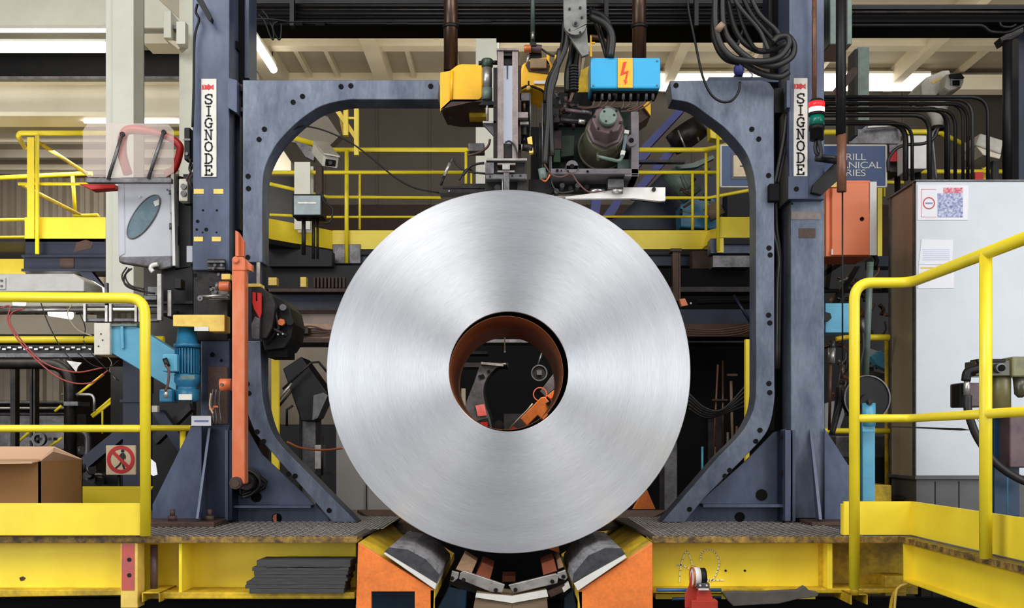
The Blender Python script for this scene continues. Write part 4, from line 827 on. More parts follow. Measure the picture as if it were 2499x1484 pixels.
O('post', MB().pt([(290, 1159), (290, 1250)], 4, SY+.03), BK, t)
M1('hanging_tag', MB().pp([(368, 1120), (380, 1130), (384, 1158), (374, 1162), (368, 1158)], .3, .004), PAP, 'small white paper tag hanging beside the near left post', 'tag')
# dangling wires
for i, (pts, m, r, lab) in enumerate((([(0, 752), (25, 748), (20, 790), (70, 860), (150, 925), (220, 935), (262, 905)], RW, .005, 'lower red hanging cable at left'), ([(60, 752), (28, 765), (30, 800), (100, 880), (180, 908), (250, 898)], RW, .005, 'upper red hanging cable at left'),
    ([(100, 740), (118, 790), (150, 850), (190, 895)], RB, .004, 'thin black hanging cable behind the red cables'), ([(175, 742), (165, 770), (190, 805), (225, 820)], WW, .004, 'thin cream cable at left of the cable tray'), ([(195, 765), (208, 800), (205, 835), (230, 870), (290, 930)], RB, .004, 'thin black cable dropping past the pale end block'),
    ([(190, 862), (225, 890), (262, 898), (290, 880)], RB, .004, 'short black cable sagging under the pale end block'), ([(262, 870), (272, 885), (268, 905), (282, 925)], WW, .003, 'short cream cable hanging under the blue arm'))):
    M1('hanging_cable', MB().pt([(x, y, 1.3+i*.12) for x, y in pts], r, 1.3, n=6, smooth=6), m, lab, 'cable', 'thin cables hanging at left')
M1('cable_tie_plate', MB().pp([(162, 880), (200, 885), (190, 895), (186, 908)], 1.5, .02), LM, 'small pale triangular clip where the hanging cables meet', 'clip')
# post top cable
M1('post_cable', MB().pt([(482, 10), (478, 30), (486, 48), (478, 75), (474, 110), (473, 200), (470, 310)], 3, .6, smooth=5), BK, 'black cable running down the left edge of the left gantry post', 'cable')
M1('stay_bar', MB().pp([(476, -5), (492, -5), (516, 42), (514, 52), (504, 42)], .55, .05), BK, 'black slanting bar at the top of the left gantry post', 'bar')
# ================================================================== OVERHEAD TRAYS AND GUIDE RODS
t = T('overhead_cable_tray', 'black overhead tray of long pipes running across the top of the picture', 'cable tray', P(1260, 66, 1.7))
O('channel', MB().pb(607, 28, 1885, 46, 1.75, .35), BM, t); O('channel', MB().pb(607, -120, 1885, 8, 1.8, .3), BK, t)
for i, (y, r) in enumerate(((14, 5), (24, 3), (34, 4), (43, 3.5), (50, 3), (58, 4.5))): O('pipe', MB().pt([(607, y), (1890, y)], r, 1.66, n=8), (BK, DG, BK, BM, DG, BK)[i], t)
for x in (712, 1100, 1480, 1700): O('hanger', MB().pb(x-5, -120, x+5, 62, 1.6, .05), BK, t)
O('lower_panel', MB().pb(1210, 40, 1890, 64, 1.75, .3), BM, t)
for x in (726, 780): O('clip', MB().pb(x-10, 50, x+12, 62, 1.62, .05), BM, t)
t = T('sprung_cable', 'black wires looping in a W below the overhead tray near the left post', 'cable', P(650, 97, 1.4))
O('wire', MB().pt([(605, 62), (620, 48), (660, 47), (700, 52)], 2.6, 1.4, smooth=6), BK, t); O('wire', MB().pt([(630, 35), (645, 50), (658, 84), (666, 97), (668, 85), (666, 62), (678, 52)], 2, 1.4, smooth=6), BK, t)
O('wire', MB().pt([(640, 25), (655, 45), (672, 85), (682, 97), (686, 80), (688, 60), (705, 54), (1200, 54)], 2, 1.42, smooth=6), BK, t)
t = T('right_cable_tray', 'black pipe rack across the upper right, from post to picture edge', 'cable tray', P(2290, 64, 2.1))
O('channel', MB().pb(2080, 36, 2700, 54, 2.1, .3), BM, t); O('channel', MB().pb(2080, 11, 2700, 22, 2.2, .2), BK, t); O('pipe', MB().pt([(2080, 30), (2700, 30)], 4, 2.05), DG, t)
O('pipe', MB().tube(fil([P(2080, 62, 2.0), P(2400, 62, 2.0), P(2415, 78, 2.0), P(2460, 80, 2.0), P(2495, 62, 2.0), P(2600, 40, 2.0)], .04), L(4, 2), 10), BK, t)
O('pipe', MB().pt([(2440, 54), (2445, 64), (2465, 66), (2480, 60)], 3, 1.95, smooth=5), BK, t)
t = T('rack_stanchion', 'thick black round stanchion with a bracket head at far right', 'post', P(2459, 440, 2.2))
O('post', MB().pt([(2458, 100), (2458, 441)], 11, 2.1, n=16), BK, t); O('bracket', MB().pp([(2440, 92), (2498, 58), (2499, 78), (2448, 108)], 2.1, .1), DG, t, .003)
M1('edge_column', MB().pb(2486, 60, 2560, 441, 2.3, .2), ND, 'dark column cut by the right picture edge', 'column')
M1('cream_upright', MB().pb(2470, 95, 2484, 330, 5.8, .15), CR, 'slim cream upright between the black stanchion and the edge column', 'column')
RYY = .95
for x, yb, lab in ((1100, 175, 'brown greased guide rod above the yellow curved cover'), (1560, 145, 'brown greased guide rod above the blue junction box')):
    t = T('guide_rod', lab, 'rod', P(x, yb, RYY), 'brown guide rods above the strapping head')
    O('rod', MB().pt([(x, -150), (x, yb)], 17, RYY, n=28), BR, t)
    O('collar', MB().rev(P(x, 62, RYY), (0, 0, -1), [(0, L(20, RYY)), (.02, L(20, RYY))]), BK, t)
# ================================================================== STRAPPING HEAD
HB = .12     # front depth of the head
YW2 = YW
t = T('curved_yellow_cover', 'bright yellow curved cover at the left of the strapping head', 'cover', P(1130, 310, .5))
pf = [(1074, 176), (1092, 173), (1108, 160), (1120, 157), (1176, 157)]
O('cover_face', MB().pp([(1074, 176), (1096, 173), (1104, 168), (1114, 160), (1126, 156), (1176, 157), (1176, 236), (1165, 248), (1100, 246), (1074, 272)], .42, .04), YW, t, .004)
O('fold', MB().tube([P(1103, 172, .415), P(1101, 244, .415)], .008, 8), YW, t)
zb_ = P(0, 248, .42).z
O('underside', MB().prism([P(1076, 271, .42), P(1101, 248, .42), P(1180, 248, .42), Vector((P(1190, 0, .9).x, .9, zb_)), Vector((P(1124, 0, .9).x, .9, zb_)), Vector((P(1092, 0, .75).x, .75, zb_-.03))], (0, 0, .012)), RU, t)  # dark brown plate paints the shadow under the yellow cover
O('body', MB().prism([P(1080, 180, .46), P(1180, 162, .46), P(1180, 247, .46), P(1102, 247, .46), P(1082, 247, .46)], (.02, .42, 0)), YW, t)
O('yellow_patch', MB().pb(1145, 268, 1186, 285, .62, .1), YD, t); O('bolt', MB().disc(1099, 284, 6, .6, .02), RU, t)
t = T('air_cylinder', 'upright pneumatic cylinder between the yellow cover and the grey slide rail', 'cylinder', P(1187, 300, .25))
c = P(1189, 145, .25); zz = lambda y: (P(0, 145, .25)-P(0, y, .25)).z
O('end_cap', MB().rev(c, (0, 0, -1), [(0, L(12, .3)), (.005, L(14, .3)), (zz(163), L(14, .3)), (zz(166), L(11, .3))]), GR, t); O('barrel', MB().rev(c, (0, 0, -1), [(zz(166), L(11.5, .3)), (zz(216), L(11.5, .3))]), LM, t)
O('lower_cap', MB().rev(c, (0, 0, -1), [(zz(216), L(12.5, .3)), (zz(244), L(12.5, .3))]), GT, t); O('piston_rod', MB().rev(c, (0, 0, -1), [(zz(244), L(3, .3)), (zz(295), L(3, .3))]), LM, t)
O('port', MB().cyl(P(1168, 154, .25), P(1178, 154, .25), .012, n=8).cyl(P(1200, 153, .25), P(1214, 153, .25), .012, n=8), BK, t)
O('base_flange', MB().pp([(1168, 256), (1180, 244), (1200, 244), (1206, 250), (1206, 256)], .24, .05), BK, t); O('foot_plate', MB().pb(1178, 295, 1211, 300, .2, .08), LM, t)
O('bracket', MB().pp([(1178, 302), (1211, 302), (1211, 335), (1206, 332)], .22, .03), GM, t, .002)
t = T('slide_rail', 'tall grey steel channel with a white strip standing above the coil', 'slide rail', P(1240, 395, .2))
PB = mat('pinkish_bare_steel', (150, 138, 134), .42, .45, dirt=(104, 92, 90), damt=.8, dscale=12, fine=.15)
O('back_plate', MB().pb(1216, 120, 1264, 388, HB+.05, .1), GM, t); O('side_flange', MB().pb(1214, 120, 1229, 388, HB, .14), PB, t, .003); O('side_flange', MB().pb(1250, 120, 1264, 388, HB, .14), PB, t, .003)
O('top_plate', MB().pb(1212, 117, 1266, 123, HB-.01, .16), PB, t, .003); O('top_recess', MB().pb(1218, 124, 1261, 136, HB+.01, .04), DG, t)
O('white_strip', MB().pb(1228, 160, 1251, 350, HB+.035, .01), mat('pale_blue_tape', (216, 224, 240), .4), t); O('stop_block', MB().pb(1228, 143, 1251, 158, HB+.03, .02), BK, t)
O('needle', MB().pp([(1237, 155), (1239.5, 155), (1239, 192), (1237.5, 192)], HB+.028, .004), BK, t); O('grey_plate', MB().pb(1224, 350, 1262, 386, HB+.02, .02), DG, t, .002)
O('side_lug', MB().pb(1262, 273, 1289, 288, HB+.02, .05), PB, t, .003); O('side_column', MB().pb(1264, 160, 1272, 388, HB+.08, .06), RU, t); O('cable', MB().pt([(1233, 348), (1243, 345), (1256, 355), (1262, 375), (1263, 384)], .005, HB-.01, smooth=6), RB, t)
O('left_column', MB().pb(1204, 165, 1214, 390, HB+.08, .1), DG, t)
t = T('clamp_block', 'grey machined clamp block between the slide rail and the top of the coil', 'clamp', P(1235, 470, .25))
O('top_bar', MB().pb(1186, 386, 1286, 392, HB, .2), LM, t, .002); O('body', MB().pb(1184, 396, 1284, 438, HB+.04, .25), DG, t, .004); O('left_jaw', MB().pb(1184, 396, 1205, 424, HB, .1), GM, t, .004)
O('lower_bar', MB().pb(1186, 424, 1286, 437, HB+.01, .12), GM, t, .004); O('center_nut', MB().pb(1226, 400, 1244, 414, HB-.02, .05), LM, t, .003); O('nut_frame', MB().pb(1214, 398, 1258, 402, HB-.005, .04).pb(1214, 416, 1256, 420, HB-.005, .04), PB, t)
O('spindle', MB().pb(1229, 420, 1243, 469, HB+.0, .05), GM, t, .003); O('spindle_rod', MB().pt([(1226, 436), (1226, 468)], 1.2, HB), LM, t); O('underbody', MB().pb(1184, 438, 1285, 468, HB+.08, .3), BK, t, .004)
O('roller', MB().disc(1214, 458, 8, HB+.02, .08), DG, t); O('shoe', MB().pp([(1264, 440), (1288, 440), (1288, 470), (1262, 468)], HB+.05, .2), DG, t)
for x, y in ((1210, 420), (1250, 428), (1270, 428), (1196, 430)): O('screw', MB().disc(x, y, 2.2, HB, .012), BK, t)
O('pipe_stub', MB().cyl(P(1184, 455, HB+.1), P(1196, 455, HB+.1), .02), BK, t)
t = T('strap_chute', 'flat grey strap chute reaching left over the coil', 'chute', P(1130, 471, .4))
O('upper_plate', MB().pp([(1072, 461), (1186, 461), (1186, 470), (1072, 472)], .35, .1), DG, t, .002); O('step', MB().pb(1124, 448, 1190, 460, .36, .1), DG, t, .002); O('side_box', MB().pb(1143, 349, 1182, 369, .5, .1), GM, t, .004)
O('bar', MB().pb(1080, 455, 1126, 460, .38, .05), BK, t); O('screws', MB().disc(1205, 467, 3, .34).disc(1096, 466, 2, .34), LM, t)
t = T('small_damper', 'small slanting silver damper left of the clamp block', 'damper', P(1090, 445, .4))
O('body', MB().cyl(P(1098, 398, .38), P(1084, 430, .38), L(4, .4)), LM, t); O('rod', MB().cyl(P(1084, 430, .38), P(1076, 452, .38), L(3, .4)), BK, t); O('tip', MB().cyl(P(1106, 385, .38), P(1098, 400, .38), L(1.8, .4)), GM, t)
t = T('hose_loop', 'thin black hoses looping left of the clamp block', 'hose', P(1140, 420, .4))
O('hose', MB().pt([(1106, 388), (1118, 405), (1140, 418), (1184, 424)], 2.6, .4, smooth=6), RB, t); O('hose', MB().pt([(1130, 428), (1148, 406), (1166, 400), (1182, 398)], 3.2, .4, smooth=6), RB, t); O('hose', MB().pt([(1196, 340), (1190, 358), (1170, 372), (1140, 380)], 3, .42, smooth=6), BW, t)
O('hose', MB().pt([(1120, 440), (1140, 412), (1160, 424)], 2, .42, smooth=6), RB, t)
# middle column: yellow tank, valves
t = T('yellow_tank', 'worn yellow rounded tank behind the slide rail with a rusty top', 'tank', P(1300, 250, .55))
O('body', MB().pp([(1268, 180), (1274, 158), (1290, 144), (1336, 138), (1350, 160), (1352, 236), (1300, 215), (1268, 222)], .5, .3), YW, t, .012)
O('worn_patch', MB().pp([(1282, 158), (1292, 150), (1330, 148), (1342, 160), (1338, 180), (1320, 178), (1290, 174)], .493, .01), RU, t); O('top_box', MB().pb(1294, 142, 1334, 166, .47, .2), mat('dusty_beige', (150, 122, 88), .6, dirt=(110, 88, 60), damt=.6, dscale=12), t, .004)
O('label', MB().pp([(1304, 197), (1336, 197), (1336, 205), (1302, 204)], .488, .006), PAP, t); O('arch', MB().tube([P(x, y, .48) for x, y in ((1268, 218), (1284, 210), (1300, 211), (1322, 220), (1334, 232))], .007, 8), BK, t)
O('pin', MB().cyl(P(1290, 198, .47), P(1290, 214, .47), .005, n=8), BK, t); O('knob', MB().rev(P(1290, 216, .46), (0, -1, 0), [(0, .014), (.012, .012), (.016, .004)]), YP, t); O('yellow_lug', MB().pb(1334, 133, 1341, 157, .5, .03), YW, t); O('yellow_lug', MB().pp([(1354, 133), (1364, 136), (1358, 150), (1354, 148)], .45, .03), YW, t)
t = T('filter_valve', 'grey-green valve rod with orange cap above the yellow tank', 'valve', P(1300, 140, .5))
O('rod', MB().pt([(1300, -80), (1300, 104)], 5.5, .5, n=14), GR, t); O('rod_tip', MB().pt([(1300, 78), (1300, 96)], 3.5, .48), LM, t); O('orange_cap', MB().cyl(P(1279, 119, .48), P(1296, 119, .48), L(9, .5)), BRS, t, .003)
O('body', MB().cyl(P(1296, 118, .5), P(1322, 120, .5), L(10, .5)), PK, t, .002); O('base', MB().pb(1290, 128, 1322, 145, .52, .06), BK, t, .004); O('stem', MB().cyl(P(1290, 132, .5), P(1286, 158, .5), .008, n=8), LM, t)
O('nut', MB().pb(1293, 102, 1309, 112, .47, .06), BK, t, .002); O('cable', MB().pt([(1322, 120), (1340, 132), (1352, 136), (1362, 124), (1370, 118)], .006, .5, smooth=5), RB, t)
t = T('shock_absorber', 'black spring strut with bolt head right of the slide rail', 'strut', P(1281, 350, .22))
O('block', MB().pb(1268, 226, 1294, 246, .2, .1), GM, t, .003); O('back_plate', MB().pb(1265, 246, 1292, 350, .28, .06), BM, t); O('rod', MB().pt([(1279, 246), (1279, 272)], 4.5, .22), BR, t); O('nut', MB().pb(1268, 296, 1290, 304, .18, .05), LM, t, .003)
O('spring', MB().rev(P(1279, 304, .22), (0, 0, -1), [(i*.0055, .017 if i % 2 else .021) for i in range(12)]), BK, t); O('foot', MB().pt([(1279, 334), (1279, 350)], 3.5, .22), DG, t); O('stud', MB().pt([(1279, 290), (1279, 296)], 3, .2), LM, t)
t = T('conduit_pair', 'thin vertical steel conduits between the slide rail and the motor housing', 'conduit', P(1310, 400, .2))
for x, y0, y1, m in ((1294, 228, 322, GM), (1318, 300, 425, DG), (1324, 250, 420, GM), (1307, 330, 400, BK)): O('pipe', MB().pt([(x, y0), (x, y1)], 2, .2), m, t)
O('plate', MB().pb(1296, 310, 1328, 470, .35, .15), BK, t); O('junction', MB().pp([(1286, 336), (1298, 332), (1302, 372), (1292, 374)], .16, .04), YP, t, .003); O('white_block', MB().pb(1266, 352, 1280, 366, .2, .04), SW, t, .002)
O('barrel', MB().cyl(P(1275, 358, .17), P(1300, 362, .17), .02), DG, t); O('drain', MB().cyl(P(1322, 412, .16), P(1326, 436, .16), .02), GT, t)
# big hoses from above down to the head
t = T('hydraulic_hose_bundle', 'thick black hydraulic hoses dropping from the overhead arm to the pump', 'hose', P(1360, 300, .3))
for i, (pts, r, m) in enumerate((([(1388, 60), (1382, 110), (1366, 150), (1348, 190), (1340, 230), (1338, 290), (1334, 340), (1330, 400)], 7, RB), ([(1376, 50), (1372, 110), (1354, 160), (1336, 200), (1330, 250)], 5, BK), ([(1398, 80), (1394, 130), (1384, 180), (1384, 225)], 7, RB),
    ([(1410, 90), (1404, 150), (1396, 200), (1392, 240)], 9, BK), ([(1366, 120), (1358, 180), (1345, 230), (1345, 300), (1348, 380)], 6, RB), ([(1420, 110), (1412, 180), (1402, 215), (1390, 250)], 4, BW), ([(1440, 20), (1462, 80), (1480, 140), (1492, 190), (1500, 235)], 5, RB), ([(1448, 20), (1470, 90), (1490, 160), (1512, 238)], 4, BK),
    ([(1438, 40), (1478, 60), (1494, 90), (1490, 140)], 9, RB), ([(1440, 30), (1470, 40), (1488, 70), (1484, 140)], 8, BK))): O('hose', MB().pt([(x, y, .18+.03*(i % 4)) for x, y in pts], r, .2, smooth=6), m, t)
O('hose', MB().pt([(1440, 90), (1470, 96), (1490, 118), (1492, 140)], 6, .6, smooth=6), BR, t)
mb = MB()
for k in range(9): mb.rev(P(1400, 160+k*7, .14), (0, 0, -1), [(0, .024), (.007, .028), (.014, .024)], 14)
O('corrugated_sleeve', mb, BK, t)
t = T('energy_chain_arm', 'grey riveted plate arm hanging from above, tapering to the blue box', 'arm', P(1410, 135, .3))
pts = [(1374, -60), (1430, -60), (1432, 60)]+[(1404+28*math.cos(a_), 58+27*math.sin(a_)) for a_ in [math.pi*k/10 for k in range(0, 11)]]+[(1376, 50)]
GA = mat('grey_cast_link', (128, 128, 124), .45, .4, dirt=(84, 84, 80), damt=.8, dscale=14)
O('upper_link', MB().pp(pts, .1, .04), GA, t, .004); O('lower_link', MB().pp([(1384, 80), (1432, 66), (1437, 132), (1421, 138)], .15, .03), GA, t, .003)
for x, y, r in ((1390, 21, 3), (1416, 18, 3), (1405, 57, 7), (1390, 72, 2.5), (1416, 78, 2.5), (1420, 42, 3)): O('rivet', MB().disc(x, y, r, .092, .01), DG if r < 6 else GM, t)
O('pivot', MB().disc(1405, 57, 3.5, .085, .01), BK, t); O('yellow_clip', MB().pp([(1440, 85), (1444, 88), (1444, 102), (1452, 102), (1452, 106), (1444, 106), (1445, 138), (1440, 138)], .2, .01), YW, t)
t = T('junction_box', 'sky blue electrical box with an orange high-voltage warning plate', 'electrical box', P(1525, 225, .2))
O('box_body', MB().pb(1441, 140, 1612, 216, .18, .2), BX, t, .01); O('underside', MB().pb(1446, 216, 1606, 226, .22, .15), BM, t)
wp = O('warning_plate', MB().pb(1508, 142, 1544, 214, .172, .006), SOR, t); O('lightning_bolt', MB().pp([(1521, 152), (1529, 150), (1522, 176), (1534, 172), (1528, 200), (1532, 198), (1526, 206), (1522, 194), (1525, 196), (1529, 178), (1514, 184)], .169, .003), SRD, wp)
for x, y in ((1448, 208), (1604, 208), (1604, 148)): O('screw', MB().disc(x, y, 2, .174), GM, t)
for i, x in enumerate((1452, 1470, 1488, 1504, 1522, 1540, 1558, 1578, 1594)): O('cable_gland', MB().cyl(P(x, 216, .24), P(x-1, 244, .24), L(4, .2), n=10), (DG, GM, GM)[i % 3], t)
t = T('gland_cables', 'thin brown cables fanning out under the sky blue box', 'cable', P(1500, 265, .25))
for pts in (([(1451, 240), (1446, 258), (1430, 262), (1400, 258)]), ([(1469, 240), (1462, 256), (1450, 262), (1420, 264), (1395, 254)]), ([(1487, 240), (1478, 254), (1466, 262)]), ([(1504, 240), (1492, 256), (1480, 262)]), ([(1521, 242), (1521, 258), (1516, 266)]), ([(1539, 242), (1534, 256), (1524, 264)]), ([(1557, 242), (1552, 260), (1530, 268)]), ([(1577, 240), (1566, 258), (1540, 270), (1515, 272)]), ([(1593, 240), (1582, 255), (1560, 268)])):
    O('wire', MB().pt(pts, 1.8, .25, n=6, smooth=5), BW, t)
t = T('motor_housing', 'grey cast housing frame with lugs holding the hydraulic pump', 'housing', P(1450, 430, .3))
hf = mat('grey_purple_casting', (116, 110, 114), .4, .35, dirt=(80, 74, 76), damt=.7, dscale=10)
O('side_wall', MB().pb(1540, 272, 1559, 430, .2, .3), hf, t, .004); O('bottom_wall', MB().pb(1342, 411, 1559, 425, .2, .3), hf, t, .004); O('corner', MB().pp([(1525, 425), (1559, 425), (1559, 430), (1525, 430)], .2, .3), hf, t)
O('lug', MB().disc(1396, 406, 15, .19, .3).pb(1382, 404, 1411, 413, .19, .3), hf, t); O('lug', MB().disc(1541, 343, 14, .19, .25), hf, t); O('left_wall', MB().pb(1342, 320, 1347, 412, .22, .3), GM, t)
for x, y, r in ((1396, 406, 6), (1541, 342, 6), (1360, 416, 3.5), (1370, 416, 2), (1386, 417, 2), (1434, 418, 3)): O('hole', MB().disc(x, y, r, .186, .006), BM, t)
O('back_wall', MB().pb(1330, 262, 1545, 415, .5, .05), GR, t); O('cover', MB().pb(1346, 318, 1370, 364, .36, .1), PK, t, .003); O('green_box', MB().pp([(1368, 330), (1402, 330), (1402, 380), (1368, 384)], .4, .1), GR, t, .004); O('green_can', MB().pb(1350, 364, 1368, 396, .35, .1), mat('bright_green_can', (44, 84, 50), .4, dirt=(30, 50, 34), damt=.6, dscale=12), t, .004)
O('sight_glass', MB().pp([(1526, 316), (1533, 318), (1524, 376), (1517, 374)], .17, .02), GLS, t); O('gauge_end', MB().pp([(1524, 316), (1536, 318), (1534, 327), (1522, 325)], .16, .035), SW, t, .002); O('gauge_end', MB().pp([(1516, 366), (1527, 368), (1524, 380), (1514, 378)], .16, .035), SW, t, .002)
O('lever', MB().tube([P(1458, 372, .1), P(1460, 392, .1)], .008, 8), OL, t); O('lever_arm', MB().tube(fil([P(1460, 382, .1), P(1512, 394, .12), P(1520, 380, .14)], .02), .009, 8), GT, t); O('foot_box', MB().pb(1508, 388, 1536, 414, .3, .1), GT, t, .004)
# pump: axis tilts toward viewer and up
t = T('hydraulic_pump', 'olive cylindrical pump with a purple-brown collar and pale round cap', 'pump', P(1465, 410, .25))
A0 = P(1466, 376, .45); A1 = P(1484, 284, .0); axv = (A1-A0); ln_ = axv.length
O('bell', MB().rev(A0, axv, [(0, L(50, .3)), (.03, L(57, .3)), (.08, L(57, .3)), (.11, L(52, .2)), (ln_*.60, L(49, .2)), (ln_*.63, L(44, .2))], 40), OL, t)
O('rim', MB().rev(A0, axv, [(.06, L(60, .3)), (.085, L(60, .3))], 40), OL, t)
O('collar', MB().rev(A0, axv, [(ln_*.62, L(46, .1)), (ln_*.67, L(46, .1)), (ln_*.68, L(39, .1)), (ln_*.90, L(39, .1)), (ln_*.92, L(36, .1))], 8), PK, t, .004)
O('cap', MB().rev(A0, axv, [(ln_*.92, L(22, 0)), (ln_*1.0, L(22, 0)), (ln_*1.01, L(20, 0))], 32), GT, t)
u_ = axv.orthogonal().normalized(); v_ = axv.normalized().cross(u_)
for k in range(3):
    a_ = 2.1*k+.4; p_ = A0+axv*1.008+(u_*math.cos(a_)+v_*math.sin(a_))*L(15, 0); O('cap_screw', MB().cyl(p_, p_+axv.normalized()*.004, .006, n=8), BK, t)
for k in range(6):
    a_ = 1.05*k; p_ = A0+axv*.92+(u_*math.cos(a_)+v_*math.sin(a_))*L(33, 0); O('flange_bolt', MB().cyl(p_, p_+axv.normalized()*.008, .007, n=6), BK, t)
O('inlet_pipe', MB().pt([(1368, 292), (1440, 300)], 6, .2), DG, t); O('inlet_nut', MB().cyl(P(1412, 296, .18), P(1428, 298, .18), L(6, .2), n=6), LM, t); O('inlet_pipe', MB().pt([(1380, 268), (1444, 278)], 5, .22), PK, t); O('valve_block', MB().pb(1330, 262, 1366, 300, .25, .15), DG, t, .005)
O('valve_knob', MB().cyl(P(1420, 272, .18), P(1440, 276, .18), L(5, .2)), GM, t)
t = T('valve_manifold', 'dark manifold of fittings and small pipes between hoses and pump', 'valve', P(1370, 300, .3))
random.seed(11)
for k in range(26):
    x = 1332+random.random()*76; y = 228+random.random()*75; dx, dy = random.choice([(14, 0), (0, 14), (9, -9), (10, 6)]); O('fitting', MB().cyl(P(x, y, .22+random.random()*.12), P(x+dx, y+dy, .22+random.random()*.12), L(2.5+random.random()*4), n=8), random.choice([DG, GM, PK, BK, RU, DG]), t)
O('backing', MB().pb(1326, 225, 1445, 300, .42, .1), BK, t); O('yellow_backing', MB().pp([(1400, 180), (1440, 160), (1440, 240), (1420, 250), (1396, 236)], .5, .1), YD, t)
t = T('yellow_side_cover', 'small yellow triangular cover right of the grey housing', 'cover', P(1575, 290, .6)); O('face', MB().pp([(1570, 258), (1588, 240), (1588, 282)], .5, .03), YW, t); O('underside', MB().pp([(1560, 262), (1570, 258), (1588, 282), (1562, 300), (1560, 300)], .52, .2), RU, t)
t = T('lower_linkage', 'dark linkage rails and small grey box under the motor housing', 'linkage', P(1450, 470, .35))
O('rail', MB().pb(1300, 430, 1548, 444, .4, .15), RU, t); O('rail', MB().pb(1300, 444, 1500, 462, .42, .12), BK, t); O('box', MB().pb(1484, 436, 1522, 458, .25, .1), GM, t, .004); O('box_cap', MB().pb(1494, 430, 1518, 436, .26, .08), BK, t)
O('chrome_roller', MB().cyl(P(1440, 466, .3), P(1476, 464, .3), L(6, .3)), CH, t); O('chrome_roller', MB().cyl(P(1494, 465, .28), P(1520, 466, .28), L(8, .3)), LM, t); O('wheel', MB().disc(1316, 460, 16, .35, .1), DG, t); O('wheel', MB().disc(1340, 464, 10, .33, .1), DG, t)
O('tray', MB().pb(1290, 438, 1345, 472, .3, .1), BK, t); O('wire', MB().pt([(1328, 400), (1345, 425), (1370, 432), (1394, 424), (1410, 445), (1436, 468), (1470, 466)], 2, .17, n=6, smooth=6), BW, t); O('wire', MB().pt([(1340, 380), (1342, 420), (1350, 455), (1368, 470), (1400, 466)], 2.2, .19, n=6, smooth=6), RB, t)
O('coil_wire', MB().pt([(1318, 434), (1330, 442), (1338, 434), (1342, 426)], 2.2, .16, n=6, smooth=6), BRS, t)
for k, (x, y) in enumerate(((1372, 452), (1392, 460), (1410, 452), (1432, 456), (1358, 466))): O('fitting', MB().disc(x, y, 6, .33, .08), (GM, DG)[k % 2], t)
t = T('guide_tongue', 'white sheet metal tongue reaching out to the right above the coil', 'guide plate', P(1550, 490, .4))
O('tongue', MB().pp([(1380, 480), (1440, 472), (1516, 460), (1522, 457), (1624, 457), (1624, 490), (1610, 491), (1545, 484), (1380, 485)], .3, .03), WH, t, .002); O('strip', MB().pb(1340, 478, 1520, 483, .32, .04), LM, t); O('bolt', MB().disc(1596, 462, 5, .29, .012), BK, t); O('lip', MB().pp([(1516, 462), (1624, 488), (1624, 492), (1606, 493), (1540, 486)], .33, .03), DG, t)
# cable swag under left arm
M1('swagged_cable', MB().pt([(715, 316), (740, 308), (790, 318), (850, 345), (900, 380), (960, 430), (1010, 458), (1072, 471)], 2, .7, smooth=6), BK, 'thin black cable swinging from the left gantry arm to the strap chute', 'cable')
M1('copper_strap', MB().pt([(700, 1078), (730, 1092), (770, 1098), (800, 1098), (836, 1094)], 2.6, 1.4, smooth=6), BRS, 'thin copper coloured strap sagging between the left gantry curve and the coil', 'strap')
# ================================================================== RIGHT TOP CABLE LOOPS
t = T('cable_loop_bundle', 'heavy black cables looping beside the top of the right gantry post', 'cable', P(1830, 190, .5))
for i, (pts, r, m) in enumerate((([(1748, -60), (1745, 40), (1752, 90), (1770, 125), (1800, 145), (1860, 150), (1900, 140), (1925, 110), (1922, 90), (1900, 90), (1885, 102)], 7.5, RB), ([(1762, -60), (1765, 60), (1790, 110), (1840, 150), (1890, 160), (1930, 140), (1937, 110), (1920, 88), (1898, 92)], 8, RB), ([(1755, -60), (1742, 60), (1750, 110), (1772, 142), (1805, 152)], 8.5, BK),
    ([(1800, 142), (1850, 176), (1900, 188), (1925, 176)], 8, RB), ([(1775, 0), (1790, 60), (1812, 100), (1850, 124), (1890, 120), (1920, 104)], 7, RB), ([(1782, -40), (1800, 10), (1850, 70), (1866, 100), (1875, 122)], 5, RB), ([(1800, -40), (1830, 30), (1870, 80), (1900, 110)], 6, BK), ([(1820, -40), (1850, 30), (1890, 70), (1905, 90)], 6, RB), ([(1790, -20), (1812, 60), (1836, 110), (1848, 122)], 5, BK), ([(1800, 110), (1812, 78), (1818, 68)], 4, RB))):
    O('cable', MB().pt([(x, y, .45+.025*(i % 5)) for x, y in pts], r, .5, smooth=7), m, t)
O('tape_wrap', MB().cyl(P(1752, 62, .44), P(1762, 72, .44), .028), mat('tan_tape', (150, 124, 100), .7), t)
O('support', MB().pb(1876, -60, 1924, 120, .95, .05), BK, t)
M1('slack_cable', MB().pt([(1677, -40), (1680, 20), (1692, 80), (1704, 140), (1716, 190), (1735, 230), (1760, 248), (1785, 246), (1802, 225), (1806, 200)], 3, .55, smooth=6), BK, 'single slack black cable hanging in front of the right curved frame', 'cable')
t = T('indicator_lamp', 'small purple-blue fitting with bright glints on top of the right curved frame', 'lamp', P(1804, 192, .75)); O('body', MB().rev(P(1803, 186, .75), (0, 0, 1), [(0, .022), (.03, .03), (.05, .03), (.07, .018)]), PU, t); O('clamp', MB().pb(1794, 180, 1812, 192, .74, .05), BK, t); O('wire', MB().pt([(1812, 178), (1824, 170), (1836, 182), (1832, 192)], .005, .74, smooth=5), LM, t)
